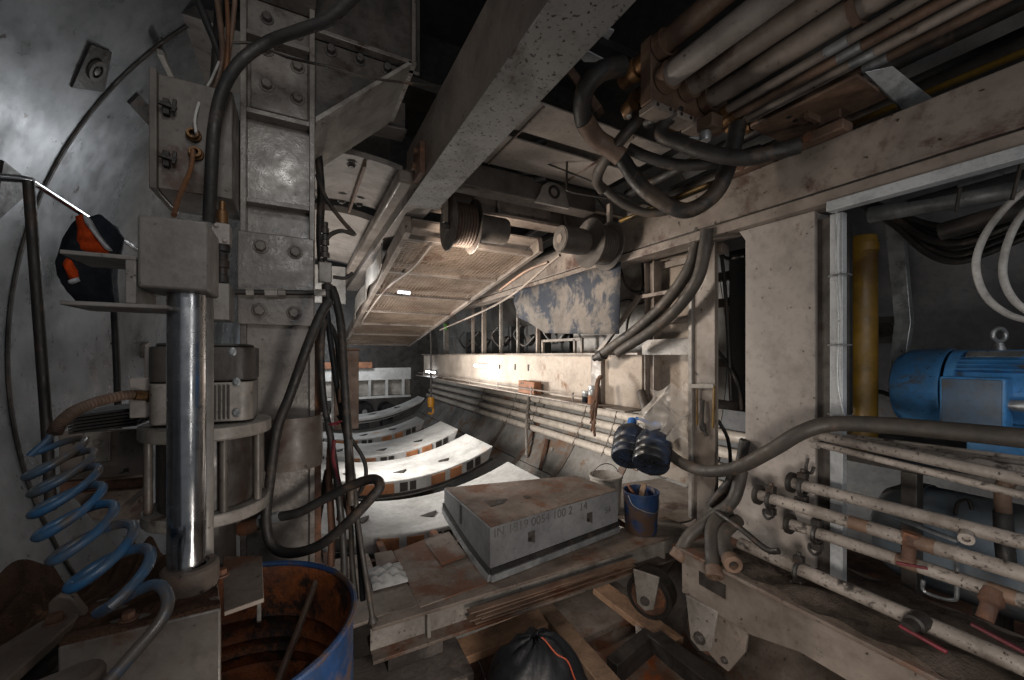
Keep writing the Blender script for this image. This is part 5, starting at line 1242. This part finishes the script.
vbx = thing('valve_cluster', (2.0,1.5,1.25), 'cluster of brown fittings with a pale lever where the slim pipes start', 'valve')
MB().box((2.02,1.44,1.28),(2.12,1.54,1.355)).build('body', rustpipe, vbx, .006)
MB().lathe([(0,0),(.03,0),(.034,.02),(.03,.05),(0,.05)], V((2.04,1.50,1.22)), (0,0,1), 14).build('valve_knob', galv, vbx)
MB().bar(V((2.04,1.5,1.235)), V((1.97,1.55,1.24)), .015, .012).build('lever', galv, vbx)
tray = thing('galvanised_bracket', (2.5,.85,1.2), 'bright galvanised angle bracket hanging between the slim pipes and the gantry beam', 'bracket')
m = MB().prism([P(865,72,Z=1.30),P(893,66,Z=1.30),P(935,100,Z=1.15),P(905,112,Z=1.15)], (0,.01,.006)); m.build('angle_plate', galv, tray, .002)
pb_ = thing('anchor_plate', (2.3,1.1,1.2), 'brown anchor plate with small slots below the slim pipes', 'plate')
MB().box((2.18,.85,1.235),(2.5,1.32,1.25)).build('plate', rustpipe, pb_, .003)
MB().box((2.26,1.08,1.2),(2.40,1.10,1.2345)).box((2.38,1.0,1.19),(2.40,1.1,1.2345)).build('gusset', rustpipe, pb_)
for x in (2.24,2.30): MB().cyl((x,1.16,1.236),(x,1.16,1.23),.012,10).build('hole', blackm, pb_)

o = MB().bar(P(556,52,d=2.75), P(600,112,d=2.62), .09, .05).build('brown_strut', rustpipe, None, .004); tag(o, 'brown steel strut slanting between the overhead beam and the manifold fittings', 'strut')
for k, (poly, lb) in enumerate((([(597,33),(603,27),(614,31),(608,40)],'upper small pale plate standing in for a light gap left of the manifold'),([(578,55),(585,50),(608,62),(584,62)],'lower small pale plate standing in for a light gap left of the manifold'))):
    tag(MB().prism([P(x,y,Z=1.85) for x, y in poly], (0,0,.01)).build('light_gap_plate', brightgalv), lb, 'strip')  # pale plates added in place of openings that let bluish light through
# hanging hoses from the manifold
GO = 'heavy hoses looping under the overhead manifold'
hose('heavy_hose', [P(622,66,d=2.2),P(600,72,d=2.15),P(585,90,d=2.2),P(583,118,d=2.35),P(595,137,d=2.45),P(617,152,d=2.5),P(640,185,d=2.46),P(668,205,d=2.4),P(690,210,d=2.36),P(716,192,d=2.32),P(730,160,d=2.3),P(738,125,d=2.3)], [.052]*40+[.046]*49, rubber, 'heavy black hose with rusty elbow making the deepest loop below the manifold', group=GO, seg=14)
hose('heavy_hose', [V((1.79,1.86,1.50)),P(640,115,d=2.4),P(618,143,d=2.45),P(602,165,d=2.6),P(597,180,d=2.8),P(602,190,d=2.9)], .036, dustyrubber, 'dusty hose curving down behind the deepest hose loop', group=GO, seg=12)
hose('heavy_hose', [V((1.97,1.86,1.50)),P(676,112,d=2.35),P(664,122,d=2.35),P(662,135,d=2.35),P(680,143,d=2.3),P(710,153,d=2.22),P(745,158,d=2.14),P(775,152,d=2.1),P(800,145,d=2.05)], .042, rubber, 'heavy black hose bending right from under the middle pipe', group=GO, seg=14)
hose('heavy_hose', [P(628,148,d=2.7),P(650,158,d=2.68),P(680,165,d=2.64),P(720,162,d=2.55),P(760,150,d=2.5)], .036, rubber, 'black hose running level behind the deepest loop', group=GO, seg=12)
hose('heavy_hose', [P(600,185,d=2.95),P(625,205,d=2.95),P(655,213,d=2.9),P(700,200,d=2.8),P(760,165,d=2.6)], .03, dustyrubber, 'dusty hose lying along the top edge of the gantry beam', group=GO, seg=12)
t = thing('rusty_elbow', P(600,140,d=2.45), 'rusty pipe elbow sleeve on the deepest black hose loop', 'elbow')
MB().tube(spline([P(584,120,d=2.36),P(595,137,d=2.45),P(607,146,d=2.48),P(621,157,d=2.495)],6), .057, 14).build('sleeve', rustpipe, t)
hose('thin_cable', [P(500,152,d=3.2),P(530,158,d=3.1),P(568,172,d=3.0),P(650,205,d=2.9),P(690,212,d=2.8)], .007, rubber, 'thin black cable slung below the ceiling plates', 'cable')
hose('thin_cable', [P(567,160,d=3.0),P(567,185,d=3.0),P(572,192,d=3.0),P(620,200,d=3.0)], .008, blackm, 'thin black bent rod below the ceiling plate', 'rod')
# dark cable tray and hoses between overhead beam and cross beam (left part)
G9 = 'dark hoses above the left reel'
for i, (a, b_, c_, lb) in enumerate(((( 478,150),(512,175),(560,160),'dark hose sagging above the left reel'),((470,165),(505,185),(545,178),'lower dark hose sagging above the left reel'),((490,135),(520,150),(545,140),'upper dark hose sagging above the left reel'))):
    hose('dark_hose', [P(*a,d=3.3),P(*b_,d=3.3),P(*c_,d=3.3)], .04, rubber, lb, group=G9)
# far cables under the roof beyond the cross beam
rnd = random.Random(9)
pos = ['first','second','third','fourth','fifth','sixth','seventh']
for i in range(7):
    x = 2.1+.09*i; z = 1.3+.05*(i%3)
    o = MB().tube(spline([V((x,3.3,z)),V((x+.05,5,z-.04)),V((x+.1,7,z-.02)),V((x+.1,9,z))],6), .03, 8).build('roof_cable', (darkvoid,darkpaint,galv)[i%3]); tag(o, pos[i]+' from the left of the dark cables running away above the far gantry beam', 'cable', 'cables running away above the gantry beam')
tag(MB().box((2.0,4.1,.9),(2.08,4.2,1.45)).build('hanger_post', rustpipe, None, .003), 'short brown hanger post between the conveyor and the gantry beam', 'post')
# dark stuff top right beyond the gantry beam
G10 = 'dusty ducts above the gantry beam at top right'
for i, (x, z, r, ml) in enumerate(((2.75,1.32,.05,darkpaint),(2.95,1.45,.06,darkvoid),(2.7,1.5,.04,rubber),(3.1,1.35,.05,darkvoid),(2.62,1.24,.016,yellowp))):
    tag(MB().tube([V((x,2.8,z)), V((x,-.8,z))], r, 14).build('roof_duct', ml), ('grey duct lowest above the gantry beam at top right','dark duct behind the grey one above the gantry beam','black tube highest above the gantry beam','dark duct farthest right above the gantry beam','thin yellow hose along the top of the gantry beam')[i], 'duct', G10)
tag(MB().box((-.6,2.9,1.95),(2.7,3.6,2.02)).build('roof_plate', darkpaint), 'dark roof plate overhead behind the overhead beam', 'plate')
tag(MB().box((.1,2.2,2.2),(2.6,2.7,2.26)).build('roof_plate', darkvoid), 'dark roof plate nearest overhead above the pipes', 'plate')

# ================================================================== light and camera
def area(name, loc, target, size, power, col, sy=None, spread=180):
    l = bpy.data.lights.new(name, 'AREA'); l.energy = power; l.color = col; l.size = size; l.spread = math.radians(spread)
    if sy: l.shape = 'RECTANGLE'; l.size_y = sy
    o = bpy.data.objects.new(name, l); COL.objects.link(o); o.location = V(loc)
    o.rotation_euler = (V(target)-V(loc)).to_track_quat('-Z', 'Y').to_euler(); return o
area('far_work_light', (.12,4.4,.7), (1.5,6.2,-1.5), .6, 24, (.93,.97,1), .6)
area('pipe_work_light', (-.1,5.6,-.35), (4.2,4.6,-1.0), .5, 120, (1,.94,.86), .5, 118)
area('conveyor_light', (.05,5.0,-.75), (1.0,5.2,.9), .5, 48, (1,.93,.85), .5)
area('far_wall_light', (.4,10.8,.9), (1.0,14.9,0), .6, 70, (.9,.95,1))
area('far_end_light', (.6,8.2,.6), (1.2,9.6,-1.2), .6, 60, (.95,.98,1))
area('warm_work_light', (.98,3.0,.60), (2.5,3.4,.55), .25, 36, (1,.86,.72), .25)
area('left_work_light', (-.45,3.6,.9), (-1.3,2.7,.4), .5, 6, (.93,.97,1), .5)
area('column_light', (-.1,.95,1.42), (-.06,2.27,.9), .25, 3.2, (1,.97,.93), .2)
area('low_front_light', (.5,.2,-.8), (1.7,2.3,-2.0), .4, 28, (1,.9,.8), .4)
area('right_work_light', (1.9,-1.3,.5), (3.0,.9,-.4), .7, 6.5, (1,.98,.96), .7)
area('front_fill_light', (.3,-1.5,1.3), (1.0,2.4,-.4), 1.2, 16, (1,.98,.97), .6)  # unseen fill behind the camera, added to lift the foreground
area('low_fill_light', (1.0,-.6,-.2), (2.3,1.0,-.6), .8, 5, (1,.95,.9), .5)  # unseen fill behind the camera that brightens the pipe rack and tank
w = bpy.data.worlds.new('world'); sc.world = w; w.use_nodes = True
w.node_tree.nodes['Background'].inputs[0].default_value = (.55,.58,.62,1); w.node_tree.nodes['Background'].inputs[1].default_value = .20
cam = bpy.data.cameras.new('camera'); co = bpy.data.objects.new('camera', cam); COL.objects.link(co)
cam.sensor_fit = 'HORIZONTAL'; cam.sensor_width = 36; cam.lens = 400/1024*36
cam.shift_y = 15/1024; cam.clip_start = .05
co.location = (0,0,0); co.rotation_euler = (PI/2, 0, -TH)
sc.camera = co
vs_ = sc.view_settings; sc.display_settings.display_device = 'sRGB'
vs_.view_transform = 'Standard'; vs_.look = 'None'; vs_.gamma = 1; vs_.use_curve_mapping = False; vs_.exposure = 0
